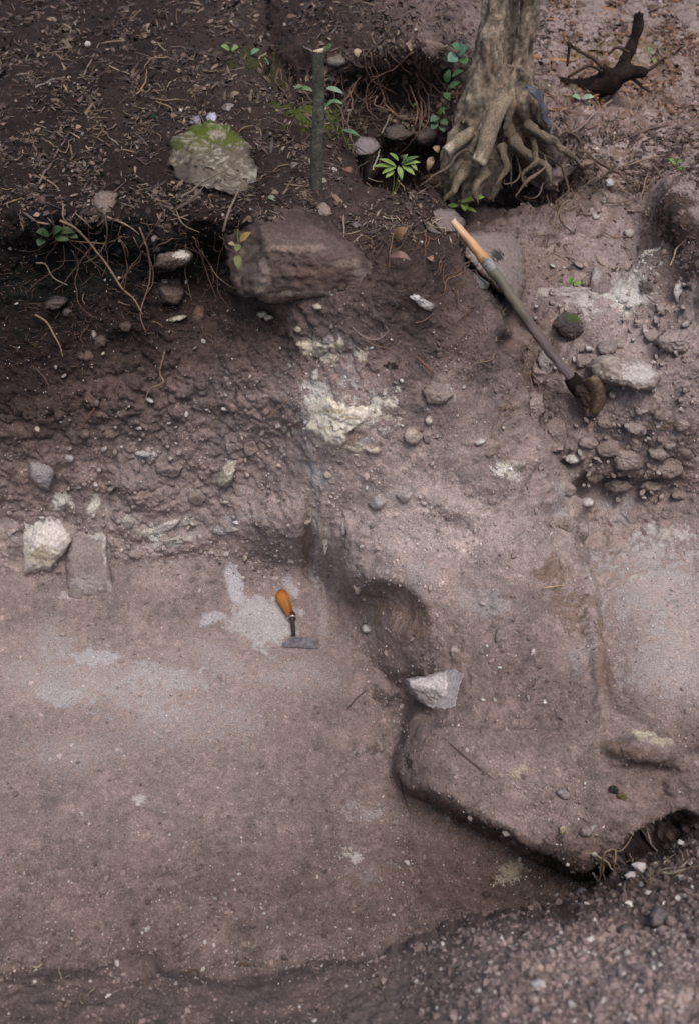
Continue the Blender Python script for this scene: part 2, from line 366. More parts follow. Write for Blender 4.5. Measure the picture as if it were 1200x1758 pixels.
# lime, plaster, moss, rust and humus marks, plus painted shade: (px, py, rx, ry, angle, colour, strength, raggedness)
LIME = (.58, .55, .50); CREAM = (.56, .50, .38); PALE = (.44, .41, .41); GREYP = (.44, .42, .45); HUM_SHADE = (.045, .031, .027); RUST = (.20, .13, .09); DARK = (.035, .026, .025); MOSS = (.07, .085, .015)
MARKS = [(710, 415, 85, 26, 8, HUM_SHADE, .8, .9), (620, 350, 90, 20, 10, HUM_SHADE, .45, 1.1), (1170, 390, 34, 46, 0, HUM_SHADE, .75, .9), (885, 328, 60, 20, 5, HUM_SHADE, .7, .9), (640, 200, 120, 60, 0, HUM_SHADE, .5, 1), (655, 1190, 26, 14, 0, DARK, .4, 1.2), (640, 1285, 20, 12, 0, DARK, .4, 1.2), (700, 1310, 10, 14, 0, DARK, .7, 1), (475, 1080, 26, 24, 0, LIME, .4, .6),  # humus tone: real on rim and mound, painted shade in the hollows
    (455, 1070, 60, 44, 0, PALE, .75, .5), (405, 1015, 14, 40, -12, GREYP, .8, .4), (500, 1010, 12, 24, -30, GREYP, .6, .4), (360, 1062, 22, 10, -20, GREYP, .7, .5), (430, 1040, 30, 20, 0, PALE, .6, .5), (170, 1130, 52, 15, 5, GREYP, .7, .5),
    (290, 1165, 70, 22, 10, PALE, .5, .7), (120, 1195, 60, 18, 0, PALE, .5, .7), (260, 1200, 90, 30, 0, PALE, .4, .9), (90, 1100, 40, 30, 0, PALE, .35, .9), (380, 1130, 60, 22, 30, PALE, .3, .9), (240, 1372, 14, 10, 0, LIME, .5, .8),
    (592, 722, 74, 46, -12, (.62, .57, .46), .95, .6), (570, 755, 34, 20, 10, CREAM, .8, .6), (548, 700, 22, 60, 0, LIME, .8, .8), (630, 750, 40, 30, 0, PALE, .5, 1), (612, 765, 26, 12, 0, CREAM, .5, .8), (560, 665, 40, 26, 0, LIME, .45, 1.6), (620, 690, 34, 22, 0, LIME, .5, 1.4),
    (535, 590, 14, 12, 0, CREAM, .8, .8), (550, 608, 26, 9, 10, CREAM, .6, 1), (580, 592, 10, 9, 0, CREAM, .7, .8), (625, 610, 14, 16, 0, CREAM, .85, .8), (570, 620, 10, 10, 0, CREAM, .6, .8), (600, 640, 30, 40, 0, PALE, .45, 1.4),
    (767, 668, 18, 10, 40, LIME, .55, .7), (640, 770, 14, 9, 0, CREAM, .7, .8), (540, 860, 8, 70, 2, LIME, .5, .7), (535, 780, 10, 50, -10, PALE, .5, .9), (545, 960, 8, 50, 3, PALE, .55, .8), (562, 930, 5, 30, 3, LIME, .5, .8), (555, 1060, 8, 40, 0, PALE, .3, 1),
    (270, 905, 22, 12, 0, LIME, .7, .9), (230, 895, 18, 14, 0, LIME, .6, .9), (275, 912, 30, 6, -32, LIME, .9, .6), (310, 895, 28, 8, -8, LIME, .7, .8), (300, 925, 40, 6, -12, LIME, .6, .9), (240, 950, 26, 5, 0, PALE, .6, .8), (405, 890, 26, 7, -8, PALE, .6, .8), (380, 910, 18, 6, 12, PALE, .6, .8),
    (160, 870, 8, 18, 15, LIME, .85, .6), (102, 862, 14, 14, 30, LIME, .9, .9), (246, 780, 18, 7, 0, LIME, .8, .9), (180, 940, 8, 22, -15, LIME, .7, .7), (165, 920, 14, 7, 0, LIME, .7, .8), (120, 1025, 20, 6, 0, LIME, .4, .9),
    (878, 800, 20, 10, -10, LIME, .8, .9), (885, 812, 12, 14, 20, LIME, .6, .9), (1008, 1000, 7, 34, -10, LIME, .5, .7), (1025, 1090, 4, 50, -8, PALE, .6, .7), (960, 880, 16, 10, 30, PALE, .5, .8), (965, 845, 20, 12, 20, PALE, .6, 1),
    (1040, 890, 40, 22, 0, PALE, .45, 1.2), (1140, 915, 40, 14, 10, LIME, .5, 1.2), (1110, 1000, 80, 60, 0, PALE, .45, 1.1), (1090, 995, 22, 9, 0, LIME, .6, 1.1), (1140, 1130, 60, 50, 0, PALE, .4, 1), (1060, 510, 60, 24, -20, LIME, .45, 1.4),
    (970, 498, 46, 7, 0, LIME, .75, .7), (1070, 515, 20, 12, 0, LIME, .8, 1.2), (1120, 445, 26, 8, -55, LIME, .7, 1), (1000, 520, 40, 14, 0, LIME, .4, 1.4), (1080, 150, 130, 100, 0, (.17, .10, .07), .5, 1), (1060, 330, 110, 60, 0, (.18, .12, .09), .4, 1), (940, 450, 60, 50, 0, (.19, .13, .10), .4, 1), (130, 1165, 120, 36, 0, PALE, .4, 1), (330, 1240, 120, 40, 0, PALE, .3, 1), (500, 1160, 60, 30, 0, PALE, .3, 1), (120, 1290, 70, 30, 0, PALE, .25, 1), (1110, 960, 60, 40, 0, PALE, .5, 1), (1100, 1262, 22, 8, 25, CREAM, .7, .8), (1120, 1275, 36, 7, 15, CREAM, .55, .8),
    (890, 1325, 26, 14, 0, CREAM, .4, 1.2), (610, 1470, 12, 9, 0, LIME, .5, 2.4), (640, 1395, 30, 16, 0, PALE, .35, 1.4), (870, 1495, 26, 18, 0, CREAM, .35, .8), (630, 1500, 40, 20, 0, PALE, .2, 1.4),
    (820, 1030, 60, 24, 20, PALE, .35, .9), (720, 1000, 60, 26, 25, PALE, .3, .9), (1000, 1125, 40, 30, 10, PALE, .25, .8), (700, 850, 60, 20, 0, PALE, .25, 1.2), (560, 820, 20, 16, 0, PALE, .4, 1),
    (705, 1060, 60, 30, 15, RUST, .5, .8), (950, 985, 40, 24, 20, RUST, .5, .9), (980, 1060, 40, 40, 0, RUST, .45, .9), (1030, 1130, 16, 60, -8, RUST, .5, .8), (560, 700, 14, 12, 0, RUST, .5, .8), (610, 745, 40, 16, -20, RUST, .6, .8), (1140, 730, 26, 8, 0, RUST, .6, .8),
    (870, 780, 40, 12, 40, RUST, .35, 1), (1070, 1285, 50, 10, 8, RUST, .4, .8), (820, 1420, 60, 16, 26, DARK, .4, .8), (980, 1480, 70, 30, 10, DARK, .55, 1), (1120, 1465, 85, 30, -25, DARK, .95, .6), (672, 625, 18, 7, 0, DARK, .8, 1),  # dark marks under the block lip and in the right gap paint shade
    (545, 205, 60, 26, 10, MOSS, .75, 1.0), (590, 205, 20, 30, 20, MOSS, .8, .8), (490, 195, 30, 12, 0, MOSS, .4, 1.2), (920, 155, 30, 10, 0, MOSS, .2, 1.2), (1080, 90, 80, 20, 0, (.12, .10, .03), .5, 1.2), (440, 100, 30, 16, 0, MOSS, .3, 1.4)]
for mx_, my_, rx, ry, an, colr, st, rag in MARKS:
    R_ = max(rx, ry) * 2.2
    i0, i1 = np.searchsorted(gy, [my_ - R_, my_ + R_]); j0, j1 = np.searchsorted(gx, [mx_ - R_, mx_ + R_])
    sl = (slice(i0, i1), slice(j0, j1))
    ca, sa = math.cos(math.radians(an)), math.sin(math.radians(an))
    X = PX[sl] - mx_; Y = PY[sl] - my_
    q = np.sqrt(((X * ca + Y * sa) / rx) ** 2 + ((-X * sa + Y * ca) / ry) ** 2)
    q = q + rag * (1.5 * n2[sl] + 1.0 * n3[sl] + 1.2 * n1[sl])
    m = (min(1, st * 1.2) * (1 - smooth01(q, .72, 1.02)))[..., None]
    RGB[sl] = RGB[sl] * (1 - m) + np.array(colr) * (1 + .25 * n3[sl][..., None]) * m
# scattered lime flecks and dark specks
sp = noise3(Q * 70.0, 301).reshape(NY, NX)
sp2 = noise3(Q * 62.0, 302).reshape(NY, NX)
fl = smooth01(sp, .55, .75)[..., None] * .5 * (k * .6 + .25)
RGB = RGB * (1 - fl) + np.array((.50, .46, .43)) * fl
dk = smooth01(sp2, .62, .76)[..., None] * .45
RGB = RGB * (1 - dk) + np.array(DARK) * dk
RGB = np.clip(RGB, .012, .85)

# ------------------------------------------------------------------ object helpers
def tag(o, label=None, cat=None, group=None, kind=None):
    if label: o['label'] = label
    if cat: o['category'] = cat
    if group: o['group'] = group
    if kind: o['kind'] = kind
    return o

def empty(name, loc=(0, 0, 0)):
    o = bpy.data.objects.new(name, None)
    o.location = tuple(float(v) for v in loc); o.empty_display_size = .05
    COL.objects.link(o)
    return o

def mesh_np(name, V, F, mats, colors=None, smooth=True):
    """F: (n,3) or (n,4) int array"""
    me = bpy.data.meshes.new(name)
    V = np.asarray(V, np.float32); F = np.asarray(F, np.int32)
    n, s = F.shape
    me.vertices.add(len(V)); me.vertices.foreach_set('co', V.ravel())
    me.loops.add(n * s); me.loops.foreach_set('vertex_index', F.ravel())
    me.polygons.add(n); me.polygons.foreach_set('loop_start', np.arange(0, n * s, s, dtype=np.int32))
    me.polygons.foreach_set('use_smooth', np.full(n, smooth))
    me.update(calc_edges=True)
    if colors is not None:
        ca = me.color_attributes.new('tone', 'FLOAT_COLOR', 'POINT')
        c4 = np.ones((len(V), 4), np.float32); c4[:, :3] = colors
        ca.data.foreach_set('color', c4.ravel())
    if mats is not None:
        for m in (mats if isinstance(mats, (list, tuple)) else [mats]): me.materials.append(m)
    return me

def link(name, me, parent=None, loc=None):
    o = bpy.data.objects.new(name, me)
    COL.objects.link(o)
    if parent is not None: o.parent = parent
    if loc is not None: o.location = tuple(float(v) for v in loc)
    return o

def nd(nt, t, **kw):
    n = nt.nodes.new(t)
    for k_, v in kw.items():
        if k_ in n.inputs: n.inputs[k_].default_value = v
        else: setattr(n, k_, v)
    return n

def base_mat(name, rough=.95, spec=.25):
    m = bpy.data.materials.new(name); m.use_nodes = True
    nt = m.node_tree
    b = nt.nodes['Principled BSDF']
    b.inputs['Roughness'].default_value = rough
    b.inputs['Specular IOR Level'].default_value = spec
    return m, nt, b

def soil_material():
    m, nt, b = base_mat('soil', .97, .15)
    at = nd(nt, 'ShaderNodeAttribute'); at.attribute_name = 'tone'
    tc = nd(nt, 'ShaderNodeTexCoord')
    n = nd(nt, 'ShaderNodeTexNoise'); n.inputs['Scale'].default_value = 160; n.inputs['Detail'].default_value = 5; n.inputs['Roughness'].default_value = .7
    nt.links.new(tc.outputs['Object'], n.inputs['Vector'])
    mr = nd(nt, 'ShaderNodeMapRange'); mr.inputs['From Min'].default_value = .28; mr.inputs['From Max'].default_value = .72
    mr.inputs['To Min'].default_value = .5; mr.inputs['To Max'].default_value = 1.55
    nt.links.new(n.outputs['Fac'], mr.inputs['Value'])
    vm = nd(nt, 'ShaderNodeVectorMath'); vm.operation = 'SCALE'
    nt.links.new(at.outputs['Color'], vm.inputs[0]); nt.links.new(mr.outputs[0], vm.inputs['Scale'])
    nt.links.new(vm.outputs[0], b.inputs['Base Color'])
    n2_ = nd(nt, 'ShaderNodeTexNoise'); n2_.inputs['Scale'].default_value = 260; n2_.inputs['Detail'].default_value = 4; n2_.inputs['Roughness'].default_value = .75
    nt.links.new(tc.outputs['Object'], n2_.inputs['Vector'])
    bp = nd(nt, 'ShaderNodeBump'); bp.inputs['Strength'].default_value = .9; bp.inputs['Distance'].default_value = .004
    nt.links.new(n2_.outputs['Fac'], bp.inputs['Height']); nt.links.new(bp.outputs[0], b.inputs['Normal'])
    return m
M_SOIL = soil_material()

# ------------------------------------------------------------------ cut the relief into the pieces of the setting
fc = REGF[:-1, :-1]
PXf = PX[:-1, :-1]; PYf = PY[:-1, :-1]
rim_line = 385 + 8 * np.sin(PXf / 37.0)
piece = np.zeros(fc.shape, int)                                   # 0 trench floor
piece[(fc == 1) & (PYf >= rim_line)] = 1                         # excavated section
piece[(fc == 1) & (PYf < rim_line)] = 2                          # forest floor
piece[fc == 2] = 3                                               # right side: woodland slope
piece[(fc == 2) & (PYf > 655)] = 4                               # side trench
piece[(fc == 2) & (PYf > 655) & (PYf > 862)] = 5
piece[(fc == 3)] = 6                                             # central wall stub
piece[(fc == 3) & (PYf < 420)] = 2
piece[fc == 4] = 7
names = {0: 'trench_floor', 1: 'earth_section', 2: 'forest_floor', 3: 'woodland_slope', 4: 'side_trench_face', 5: 'side_trench_floor', 6: 'earth_covered_wall', 7: 'foreground_bank'}
idx = (np.arange(NY)[:, None] * NX + np.arange(NX)[None])
quads = np.stack([idx[:-1, :-1], idx[1:, :-1], idx[1:, 1:], idx[:-1, 1:]], -1)
Vall = P1.reshape(-1, 3); Call = RGB.reshape(-1, 3)
Nall = N1.reshape(-1, 3)
PIECE = {}
for kx, nm in names.items():
    q = quads[piece == kx]
    used, invx = np.unique(q, return_inverse=True)
    me = mesh_np(nm, Vall[used], invx.reshape(-1, 4), M_SOIL, Call[used])
    try:
        me.normals_split_custom_set_from_vertices([tuple(v) for v in Nall[used]]) if False else None
    except Exception:
        pass
    o = link(nm, me)
    PIECE[nm] = o
    if kx != 6: tag(o, kind='structure')
WALL = PIECE['earth_covered_wall']
tag(WALL, 'earth covered stump of an old lime mortared wall, running down the middle of the excavation', 'ruined wall')

# the same ground carried on outside the surveyed part, more coarsely
ox = np.concatenate([np.arange(-1500, -150, 18.0), np.linspace(-150, 1350, 126), np.arange(1368, 2700, 18.0)])
oy = np.concatenate([np.linspace(-70, 1910, 166), np.arange(1925, 2500, 18.0)])
OX, OY = np.meshgrid(ox, oy)
CXo, CYo = np.clip(OX, gx[0], gx[-1]), np.clip(OY, gy[0], gy[-1])
ixo = np.round((CXo - gx[0]) / STEP).astype(int); iyo = np.round((CYo - gy[0]) / STEP).astype(int)
far_ = np.hypot(OX - CXo, OY - CYo)
PO = CAM + direction(OX, OY) * T[iyo, ixo][..., None]
PO = PO + (P1 - P0)[iyo, ixo] * np.exp(-far_ / 250.0)[..., None] - FW * -.004
wv = (.06 * fbm(PO.reshape(-1, 3), 3.0, 4, 501)).reshape(OX.shape) * np.clip(far_ / 120, 0, 1)
PO = PO + wv[..., None] * np.array([0, -.4, .9])
IO = np.arange(OX.size).reshape(OX.shape)
qo = np.stack([IO[:-1, :-1], IO[1:, :-1], IO[1:, 1:], IO[:-1, 1:]], -1)
xm = (OX[:-1, :-1] + OX[1:, 1:]) / 2; ym = (OY[:-1, :-1] + OY[1:, 1:]) / 2
outside = (xm < gx[0] + 2) | (xm > gx[-1] - 2) | (ym > gy[-1] - 2)
n5 = fbm(PO.reshape(-1, 3), 20.0, 4, 503).reshape(OX.shape)
co_ = RGB[iyo, ixo] * np.exp(-far_ / 200.0)[..., None] + np.array((.13, .10, .088)) * (1 - np.exp(-far_ / 200.0))[..., None]
me = mesh_np('surrounding_ground', PO.reshape(-1, 3), qo[outside], M_SOIL, (co_ * (1 + .5 * n5[..., None])).reshape(-1, 3))
tag(link('surrounding_ground', me), kind='structure')

# ground beyond the surveyed part, reaching the horizon
gxx = np.concatenate([np.linspace(-120, -6, 20), np.linspace(-5, 5, 11), np.linspace(6, 120, 20)])
gyy = np.concatenate([np.linspace(-60, -2, 14), np.linspace(-1, 9, 11), np.linspace(10, 200, 30)])
GX, GY = np.meshgrid(gxx, gyy)
GZ = 1.45 + .012 * np.maximum(GY - 7, 0) + .12 * noise3(np.stack([GX.ravel() / 3, GY.ravel() / 3, GX.ravel() * 0], 1), 5).reshape(GX.shape)
GI = np.arange(GX.size).reshape(GX.shape)
gq = np.stack([GI[:-1, :-1], GI[:-1, 1:], GI[1:, 1:], GI[1:, :-1]], -1)
cxm = (GX[:-1, :-1] + GX[1:, 1:]) / 2; cym = (GY[:-1, :-1] + GY[1:, 1:]) / 2
keep = ~((np.abs(cxm) < 4.0) & (cym > -1) & (cym < 8.0))
me = mesh_np('woodland_ground', np.stack([GX.ravel(), GY.ravel(), GZ.ravel()], 1), gq[keep], M_SOIL, np.tile([.09, .062, .05], (GX.size, 1)))
tag(link('woodland_ground', me), kind='structure')

def surf(px, py, arr=None):
    A = P1 if arr is None else arr
    fx = np.clip((np.asarray(px, float) - gx[0]) / STEP, 0, NX - 1.001); fy = np.clip((np.asarray(py, float) - gy[0]) / STEP, 0, NY - 1.001)
    ix = fx.astype(int); iy = fy.astype(int); wx = (fx - ix)[..., None]; wy = (fy - iy)[..., None]
    return (A[iy, ix] * (1 - wx) + A[iy, ix + 1] * wx) * (1 - wy) + (A[iy + 1, ix] * (1 - wx) + A[iy + 1, ix + 1] * wx) * wy
N_S = blur(N1, 3); N_S /= np.linalg.norm(N_S, axis=2, keepdims=True) + 1e-9
#OBJECTS_GO_HERE
# ------------------------------------------------------------------ materials for the objects
def tone_material(name, scale=90, lo=.6, hi=1.4, bump=.006, rough=.95, spec=.2, bscale=None):
    m, nt, b = base_mat(name, rough, spec)
    at = nd(nt, 'ShaderNodeAttribute'); at.attribute_name = 'tone'
    tc = nd(nt, 'ShaderNodeTexCoord')
    n = nd(nt, 'ShaderNodeTexNoise'); n.inputs['Scale'].default_value = scale; n.inputs['Detail'].default_value = 6; n.inputs['Roughness'].default_value = .7
    nt.links.new(tc.outputs['Object'], n.inputs['Vector'])
    mr = nd(nt, 'ShaderNodeMapRange'); mr.inputs['From Min'].default_value = .3; mr.inputs['From Max'].default_value = .7
    mr.inputs['To Min'].default_value = lo; mr.inputs['To Max'].default_value = hi
    nt.links.new(n.outputs['Fac'], mr.inputs['Value'])
    vm = nd(nt, 'ShaderNodeVectorMath'); vm.operation = 'SCALE'
    nt.links.new(at.outputs['Color'], vm.inputs[0]); nt.links.new(mr.outputs[0], vm.inputs['Scale'])
    nt.links.new(vm.outputs[0], b.inputs['Base Color'])
    n2_ = nd(nt, 'ShaderNodeTexNoise'); n2_.inputs['Scale'].default_value = bscale or scale * 1.6; n2_.inputs['Detail'].default_value = 5; n2_.inputs['Roughness'].default_value = .7
    nt.links.new(tc.outputs['Object'], n2_.inputs['Vector'])
    bp = nd(nt, 'ShaderNodeBump'); bp.inputs['Strength'].default_value = .8; bp.inputs['Distance'].default_value = bump
    nt.links.new(n2_.outputs['Fac'], bp.inputs['Height']); nt.links.new(bp.outputs[0], b.inputs['Normal'])
    return m
M_STONE = tone_material('stone', 90, .6, 1.4, .0035)
M_ROOTBARK = tone_material('root_bark', 95, .4, 1.6, .012)
M_ROOT = tone_material('root', 120, .6, 1.4, .002)
M_BARK = tone_material('bark', 38, .35, 1.7, .016)
M_LEAF = tone_material('leaf', 60, .8, 1.2, .001, .55, .4)
M_CRUMB = tone_material('crumb', 200, .8, 1.2, .001)

def wood_material(name, stops, axis_len, grain=30):
    """bands of colour along the object's own length (x axis)"""
    m, nt, b = base_mat(name, .6, .35)
    tc = nd(nt, 'ShaderNodeTexCoord')
    sx = nd(nt, 'ShaderNodeSeparateXYZ'); nt.links.new(tc.outputs['Object'], sx.inputs[0])
    n = nd(nt, 'ShaderNodeTexNoise'); n.inputs['Scale'].default_value = grain; n.inputs['Detail'].default_value = 5
    mp = nd(nt, 'ShaderNodeMapping'); mp.inputs['Scale'].default_value = (.18, 1, 1)
    nt.links.new(tc.outputs['Object'], mp.inputs[0]); nt.links.new(mp.outputs[0], n.inputs['Vector'])
    ad = nd(nt, 'ShaderNodeMath'); ad.operation = 'MULTIPLY_ADD'; ad.inputs[1].default_value = 1 / axis_len
    nt.links.new(sx.outputs[0], ad.inputs[0])
    n3_ = nd(nt, 'ShaderNodeMath'); n3_.operation = 'MULTIPLY_ADD'; n3_.inputs[1].default_value = .12; n3_.inputs[2].default_value = -.06
    nt.links.new(n.outputs['Fac'], n3_.inputs[0]); nt.links.new(n3_.outputs[0], ad.inputs[2])
    cr = nd(nt, 'ShaderNodeValToRGB'); nt.links.new(ad.outputs[0], cr.inputs[0])
    els = cr.color_ramp.elements
    els[0].position = stops[0][0]; els[0].color = (*stops[0][1], 1)
    els[1].position = stops[-1][0]; els[1].color = (*stops[-1][1], 1)
    for p, c in stops[1:-1]:
        e = els.new(p); e.color = (*c, 1)
    mr = nd(nt, 'ShaderNodeMapRange'); mr.inputs['From Min'].default_value = .3; mr.inputs['From Max'].default_value = .7; mr.inputs['To Min'].default_value = .65; mr.inputs['To Max'].default_value = 1.3
    nt.links.new(n.outputs['Fac'], mr.inputs[0])
    vm = nd(nt, 'ShaderNodeVectorMath'); vm.operation = 'SCALE'
    nt.links.new(cr.outputs[0], vm.inputs[0]); nt.links.new(mr.outputs[0], vm.inputs['Scale'])
    nt.links.new(vm.outputs[0], b.inputs['Base Color'])
    bp = nd(nt, 'ShaderNodeBump'); bp.inputs['Strength'].default_value = .6; bp.inputs['Distance'].default_value = .003
    nt.links.new(n.outputs['Fac'], bp.inputs['Height']); nt.links.new(bp.outputs[0], b.inputs['Normal'])
    return m

def metal_material(name, colr, rough=.5):
    m, nt, b = base_mat(name, rough, .5)
    b.inputs['Metallic'].default_value = .75
    tc = nd(nt, 'ShaderNodeTexCoord')
    n = nd(nt, 'ShaderNodeTexNoise'); n.inputs['Scale'].default_value = 60; n.inputs['Detail'].default_value = 5
    nt.links.new(tc.outputs['Object'], n.inputs['Vector'])
    cr = nd(nt, 'ShaderNodeValToRGB'); nt.links.new(n.outputs['Fac'], cr.inputs[0])
    cr.color_ramp.elements[0].position = .35; cr.color_ramp.elements[0].color = (*[c * .5 for c in colr], 1)
    cr.color_ramp.elements[1].position = .65; cr.color_ramp.elements[1].color = (*colr, 1)
    nt.links.new(cr.outputs[0], b.inputs['Base Color'])
    return m

# ------------------------------------------------------------------ shapes
def pt(px, py, lift=0.0):
    """the point of the ground seen at that survey mark, lifted off it along the ground's normal"""
    return surf(px, py) + surf(px, py, N_S) * lift
PB = blur(P1, 7)
RGB3 = blur(RGB, 5)
def pt_smooth(px, py, lift=0.0):
    return surf(px, py, PB) + surf(px, py, N_S) * lift
def at_y(px, py, y):
    d = direction(px, py)
    return CAM + d * (y / d[1])

def catmull(P, n):
    P = np.asarray(P, float)
    if len(P) == 2: return P[0] + (P[1] - P[0]) * np.linspace(0, 1, n)[:, None]
    Q_ = np.vstack([2 * P[0] - P[1], P, 2 * P[-1] - P[-2]])
    out = []
    for s in np.linspace(0, len(P) - 1 - 1e-6, n):
        i = int(s); t = s - i
        a, b, c, d = Q_[i:i + 4]
        out.append(.5 * ((2 * b) + (-a + c) * t + (2 * a - 5 * b + 4 * c - d) * t * t + (-a + 3 * b - 3 * c + d) * t ** 3))
    return np.array(out)

def tube(points, radii, sides=6, caps=True, flat=1.0, upv=(0, 0, 1)):
    P = np.asarray(points, float); n = len(P)
    R = np.interp(np.linspace(0, 1, n), np.linspace(0, 1, len(radii)), radii)
    Tn = np.gradient(P, axis=0); Tn /= np.linalg.norm(Tn, axis=1, keepdims=True) + 1e-9
    u = np.asarray(upv, float)
    V = []
    prev = None
    for i in range(n):
        a = np.cross(Tn[i], u) if prev is None else prev - Tn[i] * (prev @ Tn[i])
        if np.linalg.norm(a) < 1e-4: a = np.cross(Tn[i], (1, .3, 0))
        a /= np.linalg.norm(a); b = np.cross(Tn[i], a); prev = a
        th = np.linspace(0, 2 * np.pi, sides, endpoint=False)
        V.append(P[i] + R[i] * (np.cos(th)[:, None] * a + flat * np.sin(th)[:, None] * b))
    V = np.vstack(V)
    F = []
    for i in range(n - 1):
        for k in range(sides):
            k2 = (k + 1) % sides
            F.append((i * sides + k, i * sides + k2, (i + 1) * sides + k2, (i + 1) * sides + k))
    if caps:
        c0 = len(V); V = np.vstack([V, P[0:1], P[-1:]])
        for k in range(sides):
            k2 = (k + 1) % sides
            F.append((c0, k2, k, k)); F.append((c0 + 1, (n - 1) * sides + k, (n - 1) * sides + k2, (n - 1) * sides + k2))
    return V, F

def mesh_any(name, V, F, mat, colr=None, smooth=True):
    F = [tuple(dict.fromkeys(int(i) for i in f)) for f in F]
    me = bpy.data.meshes.new(name)
    me.from_pydata([tuple(map(float, v)) for v in V], [], F)
    me.polygons.foreach_set('use_smooth', [smooth] * len(me.polygons))
    if colr is not None:
        ca = me.color_attributes.new('tone', 'FLOAT_COLOR', 'POINT')
        c4 = np.ones((len(V), 4), np.float32); c4[:, :3] = np.broadcast_to(np.asarray(colr, float), (len(V), 3))
        ca.data.foreach_set('color', c4.ravel())
    me.materials.append(mat)
    me.update()
    return me

def centred(name, V, F, mat, colr=None, parent=None, smooth=True, origin=None):
    V = np.asarray(V, float)
    o0 = V.mean(0) if origin is None else np.asarray(origin, float)
    me = mesh_any(name, V - o0, F, mat, colr, smooth)
    if parent is not None:
        o = link(name, me, parent); o.location = tuple(o0 - np.array(parent.location))
    else:
        o = link(name, me, None, o0)
    return o

def rock(poly, bulge, colr, name='stone', parent=None, seed=0, p=2.6, back=.7, rough=.10, nth=None, marks=None, lift=0.0, edge=0.35, cap=None, moss=0, tone_var=.22, mat=None, sink=-.004, wobble=.03, apex=None, top=(0, -.15, 1), front=(0, -1, .12), dust=.55, facets=3, flat=.5):
    """a broken, many sided stone whose seen outline follows surveyed marks; its back is buried"""
    poly = np.array(poly, float)
    c = poly.mean(0)
    size = np.abs(poly - c).max()
    nth = nth or int(np.clip(size * 2.2, 20, 110)); nr = max(6, nth // 4)
    # walk the outline itself so that corners stay corners
    nxt = np.roll(poly, -1, axis=0); seg = np.linalg.norm(nxt - poly, axis=1); cum = np.concatenate([[0], np.cumsum(seg)])
    pos = np.linspace(0, cum[-1], nth, endpoint=False)
    k_ = np.clip(np.searchsorted(cum, pos, side='right') - 1, 0, len(poly) - 1)
    ring = poly[k_] + (nxt[k_] - poly[k_]) * ((pos - cum[k_]) / seg[k_])[:, None]
    ring = .25 * np.roll(ring, 1, 0) + .5 * ring + .25 * np.roll(ring, -1, 0)
    q3 = np.c_[ring / 9.0, np.full(nth, seed * 1.7)]
    ring = ring + (ring - c) / (np.linalg.norm(ring - c, axis=1, keepdims=True) + 1e-6) * (size * wobble * (noise3(q3, 9) + .7 * noise3(q3 * 2.3, 10)))[:, None]
    tt = np.linalg.norm(surf(poly[:, 0], poly[:, 1], PB) - CAM, axis=1) / np.linalg.norm(direction(poly[:, 0], poly[:, 1]), axis=1)
    A = np.c_[poly - c, np.ones(len(poly))]
    co = np.linalg.lstsq(A, 1 / tt, rcond=None)[0]
    co[:2] *= .8
    rs = np.random.RandomState(seed + 900)
    ap = np.array(apex if apex is not None else c + rs.uniform(-.25, .25, 2) * size, float)
    s_m = size / FPX / co[2]
    tc = 1 / ((ap - c) @ co[:2] + co[2]) - lift - bulge
    a3 = CAM + direction(ap[0], ap[1]) * tc
    planes = [(np.array(top, float) + .12 * rs.randn(3), a3), (np.array(front, float) + .12 * rs.randn(3), a3)]
    for f_ in range(facets):
        an = rs.uniform(-1.2, 1.2)
        n_ = np.array([math.sin(an), -math.cos(an) * .7, rs.uniform(.1, .9)]); n_ /= np.linalg.norm(n_)
        planes.append((n_, a3 + n_ * s_m * rs.uniform(.12, .4)))
    fr = np.concatenate([[.82, 1.0], 1 - np.linspace(0, 1, nr + 1)[1:] ** .85])
    fr[-1] = 0
    pts, ff = [], []
    for i_, f in enumerate(fr):
        q = c + (ring - c) * f if f > 0 else c[None]
        d = direction(q[:, 0], q[:, 1])
        base_t = 1 / ((q - c) @ co[:2] + co[2]) + sink - lift
        tp = np.stack([((P_0 - CAM) @ n_) / np.minimum(d @ n_, -.08) for n_, P_0 in planes])
        w_ = .05 * s_m
        mx2 = tp.max(0); tm = mx2 + w_ * np.log(np.exp((tp - mx2) / w_).sum(0))
        dome = base_t - bulge * (1 - f ** p) ** (1 / p)
        t = np.where(tm > dome, tm * flat + dome * (1 - flat), dome) if False else (tm * flat + dome * (1 - flat))
        # the sides drop away quickly at the outline
        e = np.clip((1 - f) / .13, 0, 1) ** .5
        t = np.minimum(t, base_t)
        t = base_t * (1 - e) + t * e
        if i_ == 0: t = base_t + back * bulge + .01
        pts.append(CAM + d * t[:, None]); ff.append(np.full(len(q), f))
    V = np.vstack(pts); ff = np.concatenate(ff)
    ctr = V.mean(0)
    K = (V - ctr) / s_m
    Kn = np.linalg.norm(K, axis=1, keepdims=True) + 1e-6
    out = K / Kn - direction(*project(V)) * .8
    out /= np.linalg.norm(out, axis=1, keepdims=True)
    n_a = fbm(K + seed * 3.1, 1.3, 3, 200); n_b = np.abs(fbm(K + seed, 2.6, 3, 210)); n_c = fbm(K + seed, 9.0, 2, 220); n_d = noise3(V * 90, 230)
    V = V + out * (s_m * rough * (.9 * n_a - 1.1 * n_b + .35 * n_c) + min(.0035, .05 * s_m) * n_d + (.007 * fbm(V, 32, 3, 240) if s_m > .09 else 0))[:, None]
    F = []
    off = np.cumsum([0] + [len(x) for x in pts])
    for k_ in range(len(pts) - 1):
        a, b = off[k_], off[k_ + 1]
        for i in range(nth):
            j = (i + 1) % nth
            if len(pts[k_ + 1]) == 1: F.append((a + i, b, a + j))
            else: F.append((a + i, b + i, b + j, a + j))
    F.append(tuple(range(nth)))
    C = np.array(colr, float) * (1 + tone_var * n_a + tone_var * n_c * 1.1 + .14 * n_d)[:, None]
